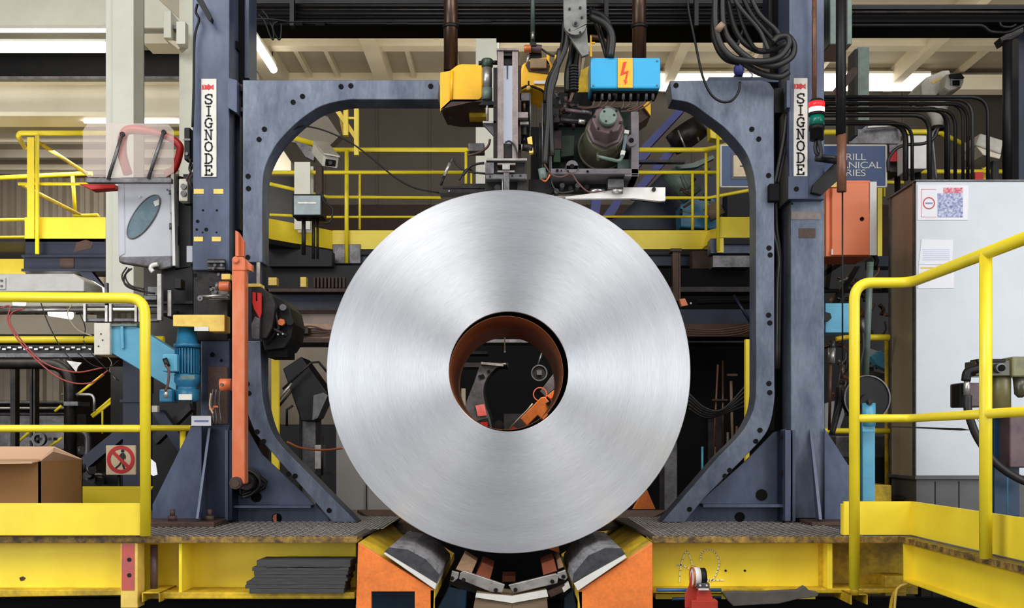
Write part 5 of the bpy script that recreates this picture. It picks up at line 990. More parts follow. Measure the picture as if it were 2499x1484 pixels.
# ================================================================== RIGHT GUARDRAIL AND WALKWAY
XR = P(2222, 0, -.45).x; ZT = P(0, 690, -.45).z; ZM = P(0, 1021, -.45).z
t = T('guardrail', 'yellow guardrail at right that turns towards the viewer along the grey cabinet', 'guardrail', P(2200, 1308, -.4), 'yellow guardrails around the deck')
r_ = .0245
O('handrail', MB().tube(fil([P(2085, 1436, -.45), P(2085, 690, -.45), Vector((XR, -.45, ZT)), Vector((XR+.03, -3.0, ZT))], .085, 9), r_, 18), YR, t)
O('mid_rail', MB().tube(fil([P(2090, 1021, -.45), Vector((XR, -.45, ZM)), Vector((XR+.03, -3.0, ZM))], .05, 6), .019, 16), YR, t)
yp = -5.5+4.26; xp = P(2407, 0, yp).x
O('post', MB().tube([(XR+.005, yp, DECKZ), (XR+.005, yp, ZT)], r_, 18), YR, t); O('foot_sleeve', MB().tube([P(2085, 1426, -.45), P(2085, 1452, -.45)], .02, 14), YD, t)
XT = P(2225, 0, -.2).x
O('toe_board', MB().box((P(2058, 0, -.2).x, -.21, DECKZ+.006), (P(2074, 0, -.2).x, -.195, DECKZ+.17)).box((P(2090, 0, -.2).x, -.21, DECKZ+.006), (XT, -.195, DECKZ+.17)), YE, t)
O('toe_board', MB().box((XT-.006, -3.0, DECKZ+.006), (XT+.006, -.2, DECKZ+.17)), YE, t); O('post_clamp', MB().pb(2057, 1230, 2072, 1306, -.2, .04), YE, t, .002)
t = T('walkway', 'yellow channel-edged walkway running towards the viewer at right', 'walkway', (2.2, -1.4, DECKZ-.2))
XB = 1.885
O('deck', MB().box((XB, -3.0, DECKZ-.012), (3.4, .9, DECKZ)), DK, t); O('deck_edge', MB().box((XB-.012, -3.0, DECKZ-.022), (XB+.006, -.27, DECKZ+.004)), DE, t)
O('channel_web', MB().box((XB+.05, -3.0, DECKZ-.2), (XB+.06, -.3, DECKZ-.012)), YE, t); O('channel_flange', MB().box((XB, -3.0, DECKZ-.03), (XB+.06, -.3, DECKZ-.016)), YD, t, .002)
O('channel_flange', MB().box((XB, -3.0, DECKZ-.21), (XB+.06, -.3, DECKZ-.2)), YE, t, .002); O('end_plate', MB().box((XB+.0, -.31, DECKZ-.2), (XB+.06, -.3, DECKZ-.02)), YE, t)
O('outrigger', MB().pb(2160, 1405, 2212, 1455, -.15, .2), YD, t, .004)
t = T('yellow_hose', 'dusty yellow hose curving down under the right walkway', 'hose', P(2190, 1484, -.2)); O('hose', MB().pt([(2225, 1428), (2200, 1432), (2182, 1450), (2174, 1484), (2172, 1540)], 5, -.25, smooth=6), YD, t); O('hose', MB().pt([(2215, 1424), (2195, 1432), (2186, 1452), (2180, 1540)], 3, -.27, smooth=6), YP, t)
# ================================================================== CABINET
KY = 1.7
t = T('electrical_cabinet', 'tall pale grey electrical cabinet with brown dusty side and taped papers, right', 'cabinet', P(2380, 1255, KY+.2))
xa, xb = P(2236, 0, KY).x, P(2640, 0, KY).x; z0, z1 = P(0, 1165, KY).z, P(0, 443, KY).z
O('body', MB().box((xa+.005, KY+.02, z0), (xb, KY+.52, z1)), CABS, t, .004); O('front_panel', MB().box((xa, KY, z0+.01), (xb, KY+.018, z1)), CABG, t, .004)
O('side_strip', MB().box((xa-.004, KY+.03, z0), (xa+.006, KY+.06, z1)).box((xa-.004, KY+.48, z0), (xa+.006, KY+.52, z1)), GM, t); O('base_ledge', MB().box((xa-.012, KY-.01, z0-.015), (xb, KY+.53, z0+.008)), PL, t, .003)
O('plinth', MB().box((xa+.01, KY+.03, DECKZ-.05), (xb, KY+.5, z0-.015)), PL, t, .003)
for x in (2282, 2340): O('plinth_seam', MB().pb(x, 1175, x+2, 1256, KY+.026, .006), BK, t)
O('roof_lip', MB().box((xa-.01, KY-.01, z1), (xb, KY+.54, z1+.012)), GM, t, .003)
y_ = KY-.004
nt_ = T('taped_notice', 'white notice with red seal and blue red print taped at the cabinet top', 'notice', P(2301, 538, y_), 'papers on the grey cabinet')
O('sheet', MB().pp([(2239, 451), (2364, 453), (2362, 537), (2239, 537)], y_, .003), PAP, nt_)
O('seal_ring', MB().ring(P(2267, 496, y_-.001), (0, 1, 0), L(12, KY), L(15, KY), .002, 26), LBR, nt_); O('seal_mark', MB().pb(2258, 494, 2276, 498, y_-.001, .001), LBL, nt_)
O('blue_print', MB().pb(2288, 472, 2350, 531, y_-.001, .001), mat('blue_print_pattern', (222, 224, 238), .7, dirt=(96, 108, 168), damt=1, dscale=60, edge=.42), nt_)
O('red_print', MB().pb(2302, 458, 2350, 472, y_-.001, .001), mat('red_print_pattern', (236, 220, 226), .7, dirt=(206, 60, 84), damt=1, dscale=70, edge=.4), nt_); O('frame_line', MB().pb(2248, 462, 2285, 463, y_-.001, .001).pb(2248, 529, 2285, 530, y_-.001, .001).pb(2248, 462, 2249, 530, y_-.001, .001), LBR, nt_)
n2 = T('paper_sheet', 'upper curled paper sheet with faint print on the grey cabinet', 'paper', P(2286, 645, y_), 'papers on the grey cabinet'); O('sheet', MB().pp([(2249, 584), (2326, 586), (2324, 644), (2242, 646)], y_, .003), PAP, n2)
mb = MB()
for k in range(6): mb.pb(2252, 608+k*5, 2318, 610+k*5, y_-.001, .001)
O('print', mb, mat('faint_print', (205, 208, 228), .7), n2)
n3 = T('paper_sheet', 'lower paper sheet half hidden behind the yellow handrail on the grey cabinet', 'paper', P(2286, 704, y_), 'papers on the grey cabinet'); O('sheet', MB().pp([(2242, 648), (2328, 650), (2328, 703), (2240, 704)], y_, .003), PAP, n3); O('yellow_band', MB().pb(2246, 652, 2300, 656, y_-.001, .001), YP, n3)
# conduits on cabinet
cds = [(2411, 237, 2, 5.5), (2373, 243, 2.12, 5), (2362, 254, 2.0, 5), (2350, 252, 2.15, 4.5), (2331, 268, 2.05, 5), (2315, 270, 2.2, 4.5), (2309, 265, 1.95, 5.5), (2268, 281, 1.95, 6.5), (2226, 302, 2.05, 5), (2210, 300, 1.9, 8)]
wh = ['outermost', 'second', 'third', 'fourth', 'fifth', 'sixth', 'seventh', 'eighth', 'ninth', 'innermost and thickest']
for i, (x, y, Y, r) in enumerate(cds):
    Y = 1.76+i*.045
    t = T('bent_conduit', 'black conduit bending down onto the grey cabinet, %s of the ten' % wh[i], 'conduit', P(x, 442, Y), 'black conduits bending down to the grey cabinet')
    O('pipe', MB().tube(fil([P(2008, y, Y), P(x, y, Y), P(x, 440, Y)], .12 if i != 9 else .13, 7), L(r*.82, Y), 10), (BK, RB)[i % 2], t)
t = T('flexible_hose', 'black flexible hose curving from the camera pole to behind the blue sign', 'hose', P(2230, 400, 2.6)); O('hose', MB().pt([(2168, 420), (2168, 390), (2185, 365), (2210, 354), (2255, 350), (2280, 335), (2290, 312)], 4, 2.6, smooth=6), RB, t); O('hose', MB().pt([(2285, 440), (2280, 380), (2276, 330), (2288, 312)], 3, 2.62, smooth=6), GM, t)
t = T('security_camera', 'off-white bulky security camera on a tapered pole at upper right', 'security camera', P(2295, 312, 3))
CMY = 3.0
O('shroud', MB().pp([(2250, 232), (2248, 205), (2262, 188), (2300, 172), (2318, 170), (2322, 188), (2310, 205), (2286, 232)], CMY, .3), WO, t, .012); O('lens_housing', MB().pp([(2310, 178), (2340, 180), (2356, 192), (2348, 212), (2318, 222), (2304, 214)], CMY-.12, .2), WO, t, .02)
O('lens', MB().pb(2326, 196, 2342, 208, CMY-.14, .03), BM, t); O('lens_rim', MB().pp([(2320, 192), (2345, 195), (2342, 212), (2320, 208)], CMY-.13, .02), LM, t); O('top_fins', MB().pp([(2318, 181), (2345, 178), (2354, 190), (2322, 190)], CMY-.15, .03), BK, t)
O('cuff', MB().pb(2248, 237, 2322, 247, CMY, .2), WO, t, .01); O('neck', MB().tube([P(2285, 250, CMY+.1), P(2288, 290, CMY+.1), P(2288, 312, CMY+.1)], [L(33, CMY), L(15, CMY), L(12, CMY)], 24), WO, t); O('base_ring', MB().rev(P(2288, 308, CMY+.1), (0, 0, -1), [(0, L(14, CMY)), (.02, L(17, CMY)), (.03, L(17, CMY))]), BK, t)
O('sticker', MB().pp([(2272, 200), (2290, 190), (2293, 196), (2276, 205)], CMY-.004, .004), YP, t); pq = P(2277, 320, CMY+.1); O('pole', MB().tube([pq, (pq.x, pq.y, 0)], L(5, CMY), 12), GM, t)
t = T('tilted_camera', 'cream box-shaped camera tilted down beside the black stanchion at right', 'security camera', P(2420, 395, 3.4)); O('body', MB().pp([(2392, 324), (2450, 342), (2444, 376), (2380, 354)], 3.4, .3), WO, t, .015); O('underside', MB().pp([(2380, 354), (2444, 376), (2440, 388), (2400, 378)], 3.42, .3), CB, t, .006); pq = P(2428, 385, 3.52); O('mount', MB().box((pq.x-.025, 3.5, 0), (pq.x+.025, 3.55, pq.z)), BK, t)
# teal column and struts far right
M1('teal_column', MB().pb(2093, 115, 2121, 300, 4.3, .2), GT, 'grey-green square column behind the hanging rod at upper right', 'column')
M1('dark_column', MB().pb(2086, 120, 2094, 330, 4.28, .2), BK, 'thin black column against the grey-green column', 'column')
M1('steel_strut', MB().pp([(2010, 250), (2080, 165), (2092, 165), (2092, 180), (2024, 262)], 4.1, .1), RU, 'rusty slanting strut left of the grey-green column', 'strut')
t = T('panel_housing', 'grey-green electrical housing hanging at the top right of the gantry post', 'electrical box', P(2050, 110, .9)); O('body', MB().pb(2025, -80, 2080, 108, .85, .3), GT, t, .006); O('front_strip', MB().pb(2058, -80, 2068, 104, .84, .02), BK, t)
t = T('hanging_rod', 'dark hanging rod with a copper brown lower sleeve beside the right post', 'rod', P(2053, 468, .35)); O('upper_rod', MB().pt([(2052, -80), (2052, 330)], 12, .35, n=22), BK, t); O('lower_sleeve', MB().pt([(2054, 328), (2054, 468)], 11.5, .35, n=22), CBR, t); O('thin_rod', MB().pt([(2056, 468), (2056, 880)], 2, .37, n=8), BK, t)
# signal light
t = T('signal_light', 'red over green stack light hanging beside the right nameplate', 'signal light', P(1993, 345, .6)); c = P(1993, 243, .52); q = lambda y: L(y-243, .52)
O('pipe', MB().pt([(1987, -60), (1987, 243)], 6, .55, n=16), CBR, t); O('cap', MB().rev(c, (0, 0, -1), [(0, L(14, .5)), (q(250), L(19, .5))]), BK, t); O('red_lens', MB().rev(c, (0, 0, -1), [(q(250), L(19, .5)), (q(264), L(19, .5))]), LR, t)
O('lit_lens', MB().rev(c, (0, 0, -1), [(q(264), L(19, .5)), (q(276), L(19, .5))]), LW, t); O('collar', MB().rev(c, (0, 0, -1), [(q(276), L(20, .5)), (q(283), L(20, .5))]), BK, t); O('green_lens', MB().rev(c, (0, 0, -1), [(q(283), L(18, .5)), (q(307), L(18, .5))]), LGN, t)
O('base', MB().rev(c, (0, 0, -1), [(q(307), L(19, .5)), (q(318), L(19, .5)), (q(318), L(17, .5)), (q(342), L(17, .5))]), BK, t); O('cable', MB().pt([(1992, 342), (1990, 365), (2000, 380), (2040, 385)], 5, .52, smooth=5), RB, t); O('cable', MB().pt([(1998, 342), (2004, 375), (1996, 388)], 5, .5, smooth=5), RB, t)
O('elbow', MB().pt([(1990, 385), (2045, 392)], 9, .58, n=12), BK, t)
M1('diagonal_bracket', MB().pp([(1980, 470), (1985, 450), (2040, 395), (2068, 395), (2068, 420), (2005, 476)], .62, .08), BK, 'dark diagonal bracket below the stack light on the right post', 'bracket', bev=.004)
# orange box
OY = 2.3
t = T('orange_switch_box', 'large orange switch box with a keyhole, right of the gantry post', 'electrical box', P(2075, 625, OY)); 
O('door', MB().pb(2030, 445, 2122, 623, OY, .03), OB, t, .006); O('body', MB().pb(2016, 440, 2124, 626, OY+.03, .35), OB, t, .004); O('white_door_edge', MB().pb(2123, 443, 2140, 623, OY-.01, .02), WH, t, .003); O('lock', MB().disc(2104, 534, 5, OY-.006, .008), BM, t); O('latch', MB().pb(2029, 608, 2033, 622, OY-.004, .01), WH, t)
t = T('yellow_wedge', 'small pale yellow wedge just above the orange switch box', 'plate', P(2025, 455, 2.6)); O('plate', MB().pp([(2012, 456), (2045, 425), (2045, 456)], 2.2, .05), YP, t)
# blue sign
BY = 4.9
t = T('blue_sign', 'long navy blue sign with white border and white capitals behind the right post', 'sign', P(1960, 458, BY))
O('board', MB().pb(1757, 351, 2167, 458, BY, .04), SW, t, .02); O('blue_field', MB().pb(1762, 356, 2161, 453, BY-.006, .008), SBL, t, .01)
O('inner_border', MB().pb(1784, 372, 1862, 438, BY-.012, .006), SGR, t); O('white_panel', MB().pb(1790, 379, 1858, 431, BY-.018, .006), SCR, t); O('dash_mark', MB().pb(1806, 404, 1830, 407, BY-.022, .004), SBK, t)
def text(s_, x, y, hpx, Y, m, par, name='lettering', sx=1.0, right=False):
    cu = bpy.data.curves.new('tmp', 'FONT'); cu.body = s_; cu.size = L(hpx, Y)/.69; cu.extrude = .002; cu.space_character = .92; cu.offset = -.0004
    o = bpy.data.objects.new('tmp', cu); COL.objects.link(o); dg = bpy.context.evaluated_depsgraph_get(); me = bpy.data.meshes.new_from_object(o.evaluated_get(dg)); bpy.data.objects.remove(o)
    mb = MB(); p0 = P(x, y, Y); xm = max(v.co.x for v in me.vertices) if right else 0
    mb.add([(p0.x+(v.co.x-xm)*sx, Y-.003-v.co.z, p0.z+v.co.y) for v in me.vertices], [tuple(p.vertices) for p in me.polygons]); return O(name, mb, m, par)
text('RILL', 2062, 391, 16, BY-.008, SW, t, sx=1.3); text('ANICAL', 2151, 411, 16, BY-.008, SW, t, sx=1.3, right=True); text('RIES', 2062, 430, 16, BY-.008, SW, t, sx=1.3)
# light housings behind conduits
M1('grey_junction_box', MB().pb(2072, 306, 2200, 352, 5.2, .3), GM, 'grey junction box just above the blue sign', 'electrical box', bev=.01)
t = T('white_cabinet', 'small white cabinet seen behind the black conduits', 'cabinet', P(2240, 412, 4.7)); O('body', MB().pb(2217, 330, 2262, 412, 4.6, .3), WH, t, .01); pq = P(2240, 411, 4.75); O('stand_tube', MB().tube([pq, (pq.x, pq.y, 0)], .03, 10), BK, t)
M1('red_notice', MB().pb(2172, 370, 2196, 394, 4.9, .02), RS, 'small red plate right of the blue sign', 'notice')
t = T('small_grey_case', 'slim grey case partly hidden by the thickest conduit', 'case', P(2186, 420, 5.1)); O('body', MB().pb(2170, 352, 2202, 420, 5.0, .3), GM, t, .006); pq = P(2190, 419, 5.2); O('stand_tube', MB().tube([pq, (pq.x, pq.y, 0)], .03, 10), BK, t)
M1('red_machine_part', MB().pb(2380, 420, 2400, 445, 5.6, .2), RS, 'small dull red part behind the conduits near the guardrail post', 'machine part')
M1('white_strut', MB().prism([P(2118, 308, 5.1), P(2202, 300, 5.1), P(2206, 330, 5.1), P(2202, 330, 5.1), P(2198, 306, 5.1), P(2118, 312, 5.1)], (0, .05, 0)), WH, 'thin white frame edge over the grey junction box', 'frame edge')
# ================================================================== BETWEEN RIGHT POST AND CABINET
M1('blue_bracket', MB().pb(2014, 740, 2090, 812, .95, .15), BL, 'light blue steel block between the right post and the yellow handrail', 'block', bev=.005)
t = T('bracket_bolt', 'dark hexagonal bolt on the light blue block', 'bolt', P(2017, 790, .9)); O('head', MB().hexn(2018, 773, 12, .93, .03), BK, t)
t = T('pulley_stand', 'light blue upright with a large dark pulley wheel behind the right guardrail', 'stand', P(2120, 1228, 1.0))
O('post', MB().pb(2105, 1020, 2136, 1240, 1.0, .08), BL, t, .005); O('fork', MB().tube([P(2120, 984, .93), P(2120, 1040, .93)], L(16, 1), 20), BL, t); O('fork_plate', MB().pb(2105, 984, 2136, 1055, .92, .02), BL, t, .004)
O('wheel', MB().rev(P(2117, 972, 1.02), (0, 1, 0), [(0, L(56, 1)), (.01, L(58, 1)), (.02, L(50, 1)), (.04, L(50, 1)), (.05, L(58, 1)), (.06, L(56, 1))], 48), BK, t); O('wheel_rim', MB().ring(P(2117, 972, 1.01), (0, 1, 0), L(54, 1), L(57, 1), .01), GM, t); O('hub', MB().disc(2120, 981, 20, 1.0), BK, t)
O('hub_bolt', MB().hexn(2123, 981, 8, .9, .02).disc(2123, 981, 4, .87), DG, t)
M1('rigid_pipe', MB().pt([(2124, 640), (2112, 925)], 8, 1.5, n=14), GT, 'grey-green pipe slanting down above the pulley wheel', 'pipe')
t = T('thin_hose', 'thin black hose with fittings beside the grey-green pipe', 'hose', P(2100, 850, 1.4)); O('hose', MB().pt([(2104, 800), (2106, 850), (2096, 900), (2092, 950)], 4, 1.4, smooth=5), RB, t); O('fitting', MB().pt([(2104, 780), (2105, 812)], 6, 1.4), GM, t)
t = T('sensor_rod', 'steel sensor with a thin copper rod at the right edge of the gantry post', 'sensor', P(2026, 1040, 1.2)); O('head', MB().pt([(2030, 850), (2028, 886)], 9, 1.2, n=14), LM, t); O('cap', MB().pt([(2030, 832), (2030, 852)], 7, 1.2), GM, t); O('rod', MB().pt([(2027, 886), (2024, 1050)], 3.5, 1.2), CBR, t)
t = T('black_hose_run', 'black hoses running down past the right gusset of the post', 'hose', P(2045, 1060, 1.1))
O('hose', MB().pt([(2048, 940), (2052, 980), (2044, 1010), (2030, 1060)], 7, 1.1, smooth=6), RB, t); O('hose', MB().pt([(2056, 880), (2044, 940), (2040, 990), (2030, 1050)], 4, 1.15, smooth=6), RB, t); O('bulb', MB().pt([(2056, 890), (2055, 925)], 4, .9), BR, t)
t = T('bent_yellow_rail', 'low yellow rails behind the pulley wheel', 'guardrail', P(2090, 1065, 2.2)); O('rail', MB().pt([(2010, 1052), (2170, 1052)], 7, 2.2), YR, t); O('rail', MB().pt([(2108, 824), (2170, 824)], 8, 2.1), YR, t); O('rail', MB().pt([(2040, 828), (2072, 822)], 6, 2.1), YD, t); O('post', MB().pt([(2165, 824), (2165, 1250)], 6, 2.3), YD, t)
M1('grey_low_cabinet', MB().pb(2040, 1064, 2175, 1118, 2.6, .4), GM, 'low dull grey cabinet behind the pulley stand', 'cabinet', bev=.01)
M1('dark_low_box', MB().pb(2100, 1115, 2178, 1186, 2.4, .3), BK, 'black box under the low grey cabinet', 'box', bev=.008)
M1('yellow_low_block', MB().pb(2110, 1184, 2176, 1250, 1.9, .3), YD, 'worn yellow block on the deck behind the pulley stand', 'block', bev=.006)
t = T('winding_machinery', 'tangle of rusty hoses, tubes and blue fittings between post and cabinet', 'machinery', P(2100, 850, 3)); random.seed(21)
for k in range(58):
    x = 2022+random.random()*140; y = 650+random.random()*380; dx = (random.random()-.5)*60; dy = (random.random()-.5)*80
    O('fitting', MB().pt([(x, y), (x+dx*.5+8, y+dy*.5), (x+dx, y+dy)], 2+random.random()*5, 2.7+random.random(), n=7, smooth=3), random.choice([BR, RU, BK, DG, GM, CBR, CBR, LM]), t)
O('blue_cover', MB().pp([(2126, 870), (2150, 855), (2172, 880), (2168, 905), (2140, 890)], 2.6, .1), BL, t); O('grey_clamp', MB().pp([(2130, 905), (2172, 915), (2172, 950), (2136, 930)], 2.6, .1), GM, t)
O('panel', MB().pp([(2014, 985), (2050, 975), (2062, 1010), (2050, 1045), (2014, 1045)], 3.0, .05), LG, t); O('panel', MB().pp([(2120, 850), (2160, 862), (2150, 884), (2118, 874)], 2.8, .05), LG, t)
t = T('diagonal_strut', 'dark diagonal struts under the orange switch box', 'strut', P(2060, 700, 2.9))
for pts in ([(2030, 740), (2085, 650), (2100, 650), (2045, 745)], [(2014, 700), (2020, 640), (2032, 640), (2024, 705)], [(2012, 660), (2085, 618), (2095, 622), (2016, 672)]): O('strut', MB().pp(pts, 2.9, .08), DG, t)
O('beam', MB().pb(2012, 705, 2175, 712, 2.95, .08), DG, t); O('beam', MB().pb(2130, 625, 2200, 650, 3.4, .2), ND, t)
M1('dark_machine_block', MB().pb(2012, 640, 2240, 1240, 4.2, .8), BK, 'large dark machine body far behind the pulley stand', 'machine')
M1('strap_band', MB().pp([(2170, 1040), (2345, 1045), (2372, 1050), (2345, 1051), (2170, 1042)], 1.2, .01), BK, 'flat dark steel strap running from the pulley across the grey cabinet', 'strap')
# valve assembly
VY = .7
t = T('air_service_unit', 'dirty olive air filter unit and black regulator with hoses at the right edge', 'air service unit', P(2430, 1255, VY))
O('regulator', MB().pb(2343, 934, 2398, 994, VY+.05, .15), PK, t, .01); O('regulator_end', MB().pb(2343, 936, 2352, 994, VY+.03, .12), BK, t, .004); O('elbow', MB().tube(crv([P(2410, 885, VY), P(2385, 900, VY), P(2362, 908, VY), P(2357, 930, VY)], 5), .026, 12), BK, t)
O('hose_nut', MB().pt([(2360, 925), (2360, 965)], 8, VY, n=8), LM, t); O('hose', MB().pt([(2362, 965), (2362, 1000), (2375, 1045), (2396, 1085), (2430, 1130), (2480, 1165), (2540, 1190)], 10, VY-.02, smooth=8, n=14), RB, t)
O('manifold', MB().pb(2380, 880, 2470, 918, VY+.02, .15), OL, t, .006); O('gauge_port', MB().disc(2444, 898, 12, VY-.02, .04), GM, t); O('gauge_glass', MB().disc(2446, 898, 8, VY-.03, .02), BM, t); O('top_handle', MB().pb(2385, 876, 2455, 884, VY+.0, .1), BK, t, .003)
O('filter_bowl', MB().rev(P(2442, 918, VY+.1), (0, 0, -1), [(0, L(22, VY)), (.02, L(24, VY)), (.19, L(24, VY)), (.20, L(18, VY))]), mat('olive_bowl', (120, 112, 70), .35, dirt=(84, 78, 50), damt=.6, dscale=10), t)
O('second_head', MB().pb(2470, 870, 2540, 920, VY, .15), mat('olive_head', (126, 122, 82), .4, dirt=(80, 76, 54), damt=.8, dscale=14), t, .01); O('second_bowl', MB().rev(P(2490, 920, VY+.06), (0, 0, -1), [(0, L(18, VY)), (.1, L(14, VY)), (.12, L(6, VY))]), OL, t)
O('stand_post', MB().pb(2426, 1015, 2488, 1260, VY+.15, .12), DB, t, .004); O('weld_seam', MB().pt([(2459, 1015), (2459, 1255)], 1.6, VY+.15, n=6), BL, t); O('actuator', MB().pb(2464, 1010, 2560, 1142, VY+.02, .15), PK, t, .008); O('hanging_hook', MB().ring(P(2397, 1020, VY+.05), (0, 1, 0), L(8, VY), L(11, VY), .01, 20), LM, t)
# ================================================================== BACKGROUND BEHIND THE COIL (seen through the gantry)
t = T('box_camera', 'white box camera tilted down behind the left curved frame', 'security camera', P(795, 412, 3.2)); O('body', MB().prism([P(790, 378, 3.1), P(827, 385, 3.1), P(823, 411, 3.1), P(786, 405, 3.1)], P(762, 352, 3.6)-P(788, 382, 3.1)), WO, t, .006); O('lens_plate', MB().pp([(795, 388), (819, 391), (817, 405), (793, 403)], 3.08, .02), BM, t); O('lens', MB().disc(806, 397, 5, 3.07, .02), DG, t)
O('bracket', MB().pb(770, 405, 786, 475, 3.35, .08), RU, t, .004); O('hood', MB().prism([P(764, 347, 3.55), P(798, 349, 3.55), P(829, 384, 3.05), P(790, 377, 3.05)], (0, 0, .012)), WO, t)
O('arm_cable', MB().pt([(786, 470), (790, 490), (812, 510), (806, 540), (790, 545)], .008, 3.3, smooth=5, n=6), RB, t)
t = T('lamp_fixture', 'square glass-fronted lamp on two pipes below the white box camera', 'lamp', P(750, 530, 3.3)); O('housing', MB().pb(713, 473, 787, 528, 3.3, .2), BK, t, .008); O('glass', MB().pb(717, 477, 782, 524, 3.28, .03), GMT, t, .004); O('leg', MB().pt([(741, 530), (741, 622)], 5, 3.4), DG, t); O('leg', MB().pt([(765, 530), (765, 632)], 4, 3.4), DG, t); O('leg', MB().pt([(775, 530), (775, 632)], 3, 3.42), DG, t); O('glare_strip', MB().pb(726, 493, 772, 497, 3.275, .006), LM, t)
t = T('wall_machine', 'pale sloped duct work behind the left curved frame above the walkway', 'duct', P(720, 400, 7)); O('slope', MB().pp([(690, 340), (760, 270), (800, 285), (830, 330), (800, 360), (700, 345)], 7.6, .2), CG, t); O('panel', MB().pp([(655, 420), (655, 370), (690, 365), (710, 395), (710, 420)], 7.3, .2), CB, t); O('dark_gusset', MB().pp([(715, 338), (770, 362), (765, 392), (745, 382)], 7.1, .1), GM, t); O('rear_panel', MB().pb(655, 420, 720, 560, 8.0, .1), BK, t)
t = T('purple_beams', 'purple-blue diagonal steel beams behind the right half of the walkway', 'steel beam', P(1600, 500, 7.5))
for pts in ([(1555, 368), (1650, 268), (1672, 268), (1575, 372)], [(1480, 470), (1560, 372), (1590, 372), (1500, 480)], [(1548, 460), (1650, 340), (1672, 340), (1560, 475)], [(1700, 300), (1722, 268), (1740, 275), (1716, 330)], [(1440, 528), (1446, 470), (1470, 470), (1462, 528)], [(1470, 528), (1500, 488), (1520, 488), (1498, 528)]): O('beam', MB().pp(pts, 7.5, .15), PU, t)
t = T('navy_conveyor', 'navy sloped conveyor housing and teal machine beyond the walkway', 'machine', P(1680, 540, 7.8))
O('housing', MB().pp([(1480, 560), (1620, 420), (1700, 400), (1750, 430), (1750, 560)], 8.2, .4), ND, t); O('teal_body', MB().pp([(1662, 555), (1660, 500), (1685, 480), (1740, 478), (1760, 500), (1760, 560)], 7.6, .4), BT, t, .02); O('teal_frame', MB().pp([(1650, 405), (1690, 398), (1740, 378), (1744, 386), (1700, 408), (1655, 412)], 7.4, .1), GT, t)
O('round_duct', MB().tube([P(1640, 415, 7.6), P(1690, 480, 7.6)], .14, 16), GT, t); O('grey_drum', MB().tube([P(1665, 310, 7.4), P(1690, 350, 7.4)], [.23, .23], 22), DG, t); O('drum_rod', MB().pt([(1655, 318), (1672, 360)], 2.5, 7.2), LM, t); O('drum_rod', MB().pt([(1692, 308), (1706, 345)], 2.5, 7.2), LM, t); O('beige_roll', MB().tube([P(1734, 500, 7.3), P(1752, 530, 7.3)], .1, 14), WDB, t)
O('yellow_gear', MB().pp([(1732, 300), (1752, 300), (1765, 325), (1762, 342), (1734, 336)], 7.0, .2), YE, t, .01); O('level_bar', MB().pb(1560, 390, 1672, 396, 7.2, .1), DG, t); random.seed(9)
for k in range(14): x = 1650+random.random()*90; y = 400+random.random()*120; O('pipe', MB().pt([(x, y), (x+(random.random()-.5)*60, y+(random.random()-.3)*60)], 2+random.random()*3, 7.3, n=6), random.choice([GT, DG, BT, RU]), t)
O('machine_block', MB().pb(1775, 470, 1840, 528, 7.3, .3), BK, t)
# below the walkway, left gap
t = T('floor_conveyor', 'rusty steel conveyor beams below the walkway, left of the coil', 'conveyor', P(760, 830, 4.5))
O('upper_beam', MB().pb(655, 704, 900, 712, 4.4, .5), RU, t); O('web', MB().pb(655, 712, 900, 750, 4.6, .3), ND, t); O('lower_flange', MB().pb(655, 750, 900, 757, 4.4, .5), DG, t); O('pale_beam', MB().pb(700, 758, 900, 790, 4.7, .2), mat('dusty_pink_beam', (206, 186, 176), .6, dirt=(160, 140, 130), damt=.6, dscale=6), t)
O('cable_bed', MB().pb(700, 790, 900, 828, 4.5, .4), mat('dusty_brown_bed', (176, 146, 124), .8, dirt=(104, 84, 70), damt=.8, dscale=8), t); O('edge_plate', MB().pb(700, 826, 900, 836, 4.35, .5), RU, t)
for k in range(5): O('cable', MB().pt([(720, 800+k*5), (760+k*8, 796+k*6), (800, 806+k*2), (860, 800+k*4)], 1.6, 4.45-k*.01, n=6, smooth=5), (BW, RB)[k % 2], t)
O('clutter', MB().pb(715, 798, 752, 816, 4.3, .15), DG, t, .01)
t = T('underside_machinery', 'dark pipes and a pale patch glimpsed between walkway and conveyor', 'machinery', P(740, 700, 5.5))
O('backing', MB().pb(640, 648, 900, 706, 6.3, .2), BK, t); O('pale_block', MB().pb(733, 676, 747, 700, 5.4, .1), YP, t); O('pale_block', MB().pb(655, 677, 675, 696, 5.4, .1), YP, t)
for k in range(9): O('rib', MB().pb(765+k*9, 676, 769+k*9, 702, 5.5, .1), RU, t)
t = T('hopper_column', 'dark column with a double hopper behind the yellow post left of the coil', 'hopper', P(750, 1240, 4.2))
O('column', MB().pb(736, 960, 770, 1260, 4.3, .3), GM, t); O('column_side', MB().pb(730, 960, 736, 1260, 4.28, .3), BK, t); O('hopper', MB().pp([(690, 900), (735, 870), (800, 960), (762, 1028), (735, 1028)], 4.1, .4), BK, t, .01); O('hopper', MB().pp([(765, 965), (790, 958), (800, 965), (775, 1020), (762, 1026)], 4.0, .3), GM, t)
O('strut', MB().pt([(690, 950), (760, 885), (778, 884), (800, 910)], 3, 4.0), DG, t); O('strut', MB().pt([(680, 975), (712, 935)], 3, 4.0), LM, t); O('strut', MB().pt([(682, 990), (716, 948)], 3, 4.0), DG, t); O('box', MB().pb(768, 1086, 786, 1145, 4.0, .2), LM, t, .004); O('pipe', MB().pt([(786, 1065), (786, 1160)], 3, 3.9), DG, t)
O('base_rail', MB().pb(700, 1152, 830, 1158, 4.0, .1), DG, t); O('hanger', MB().pt([(700, 1040), (700, 1000), (715, 990)], 3, 4.0), BK, t)
M1('pale_back_sheet', MB().pb(655, 838, 900, 1038, 7.0, .1), CO, 'brownish sheeting behind the hopper column', 'sheeting')
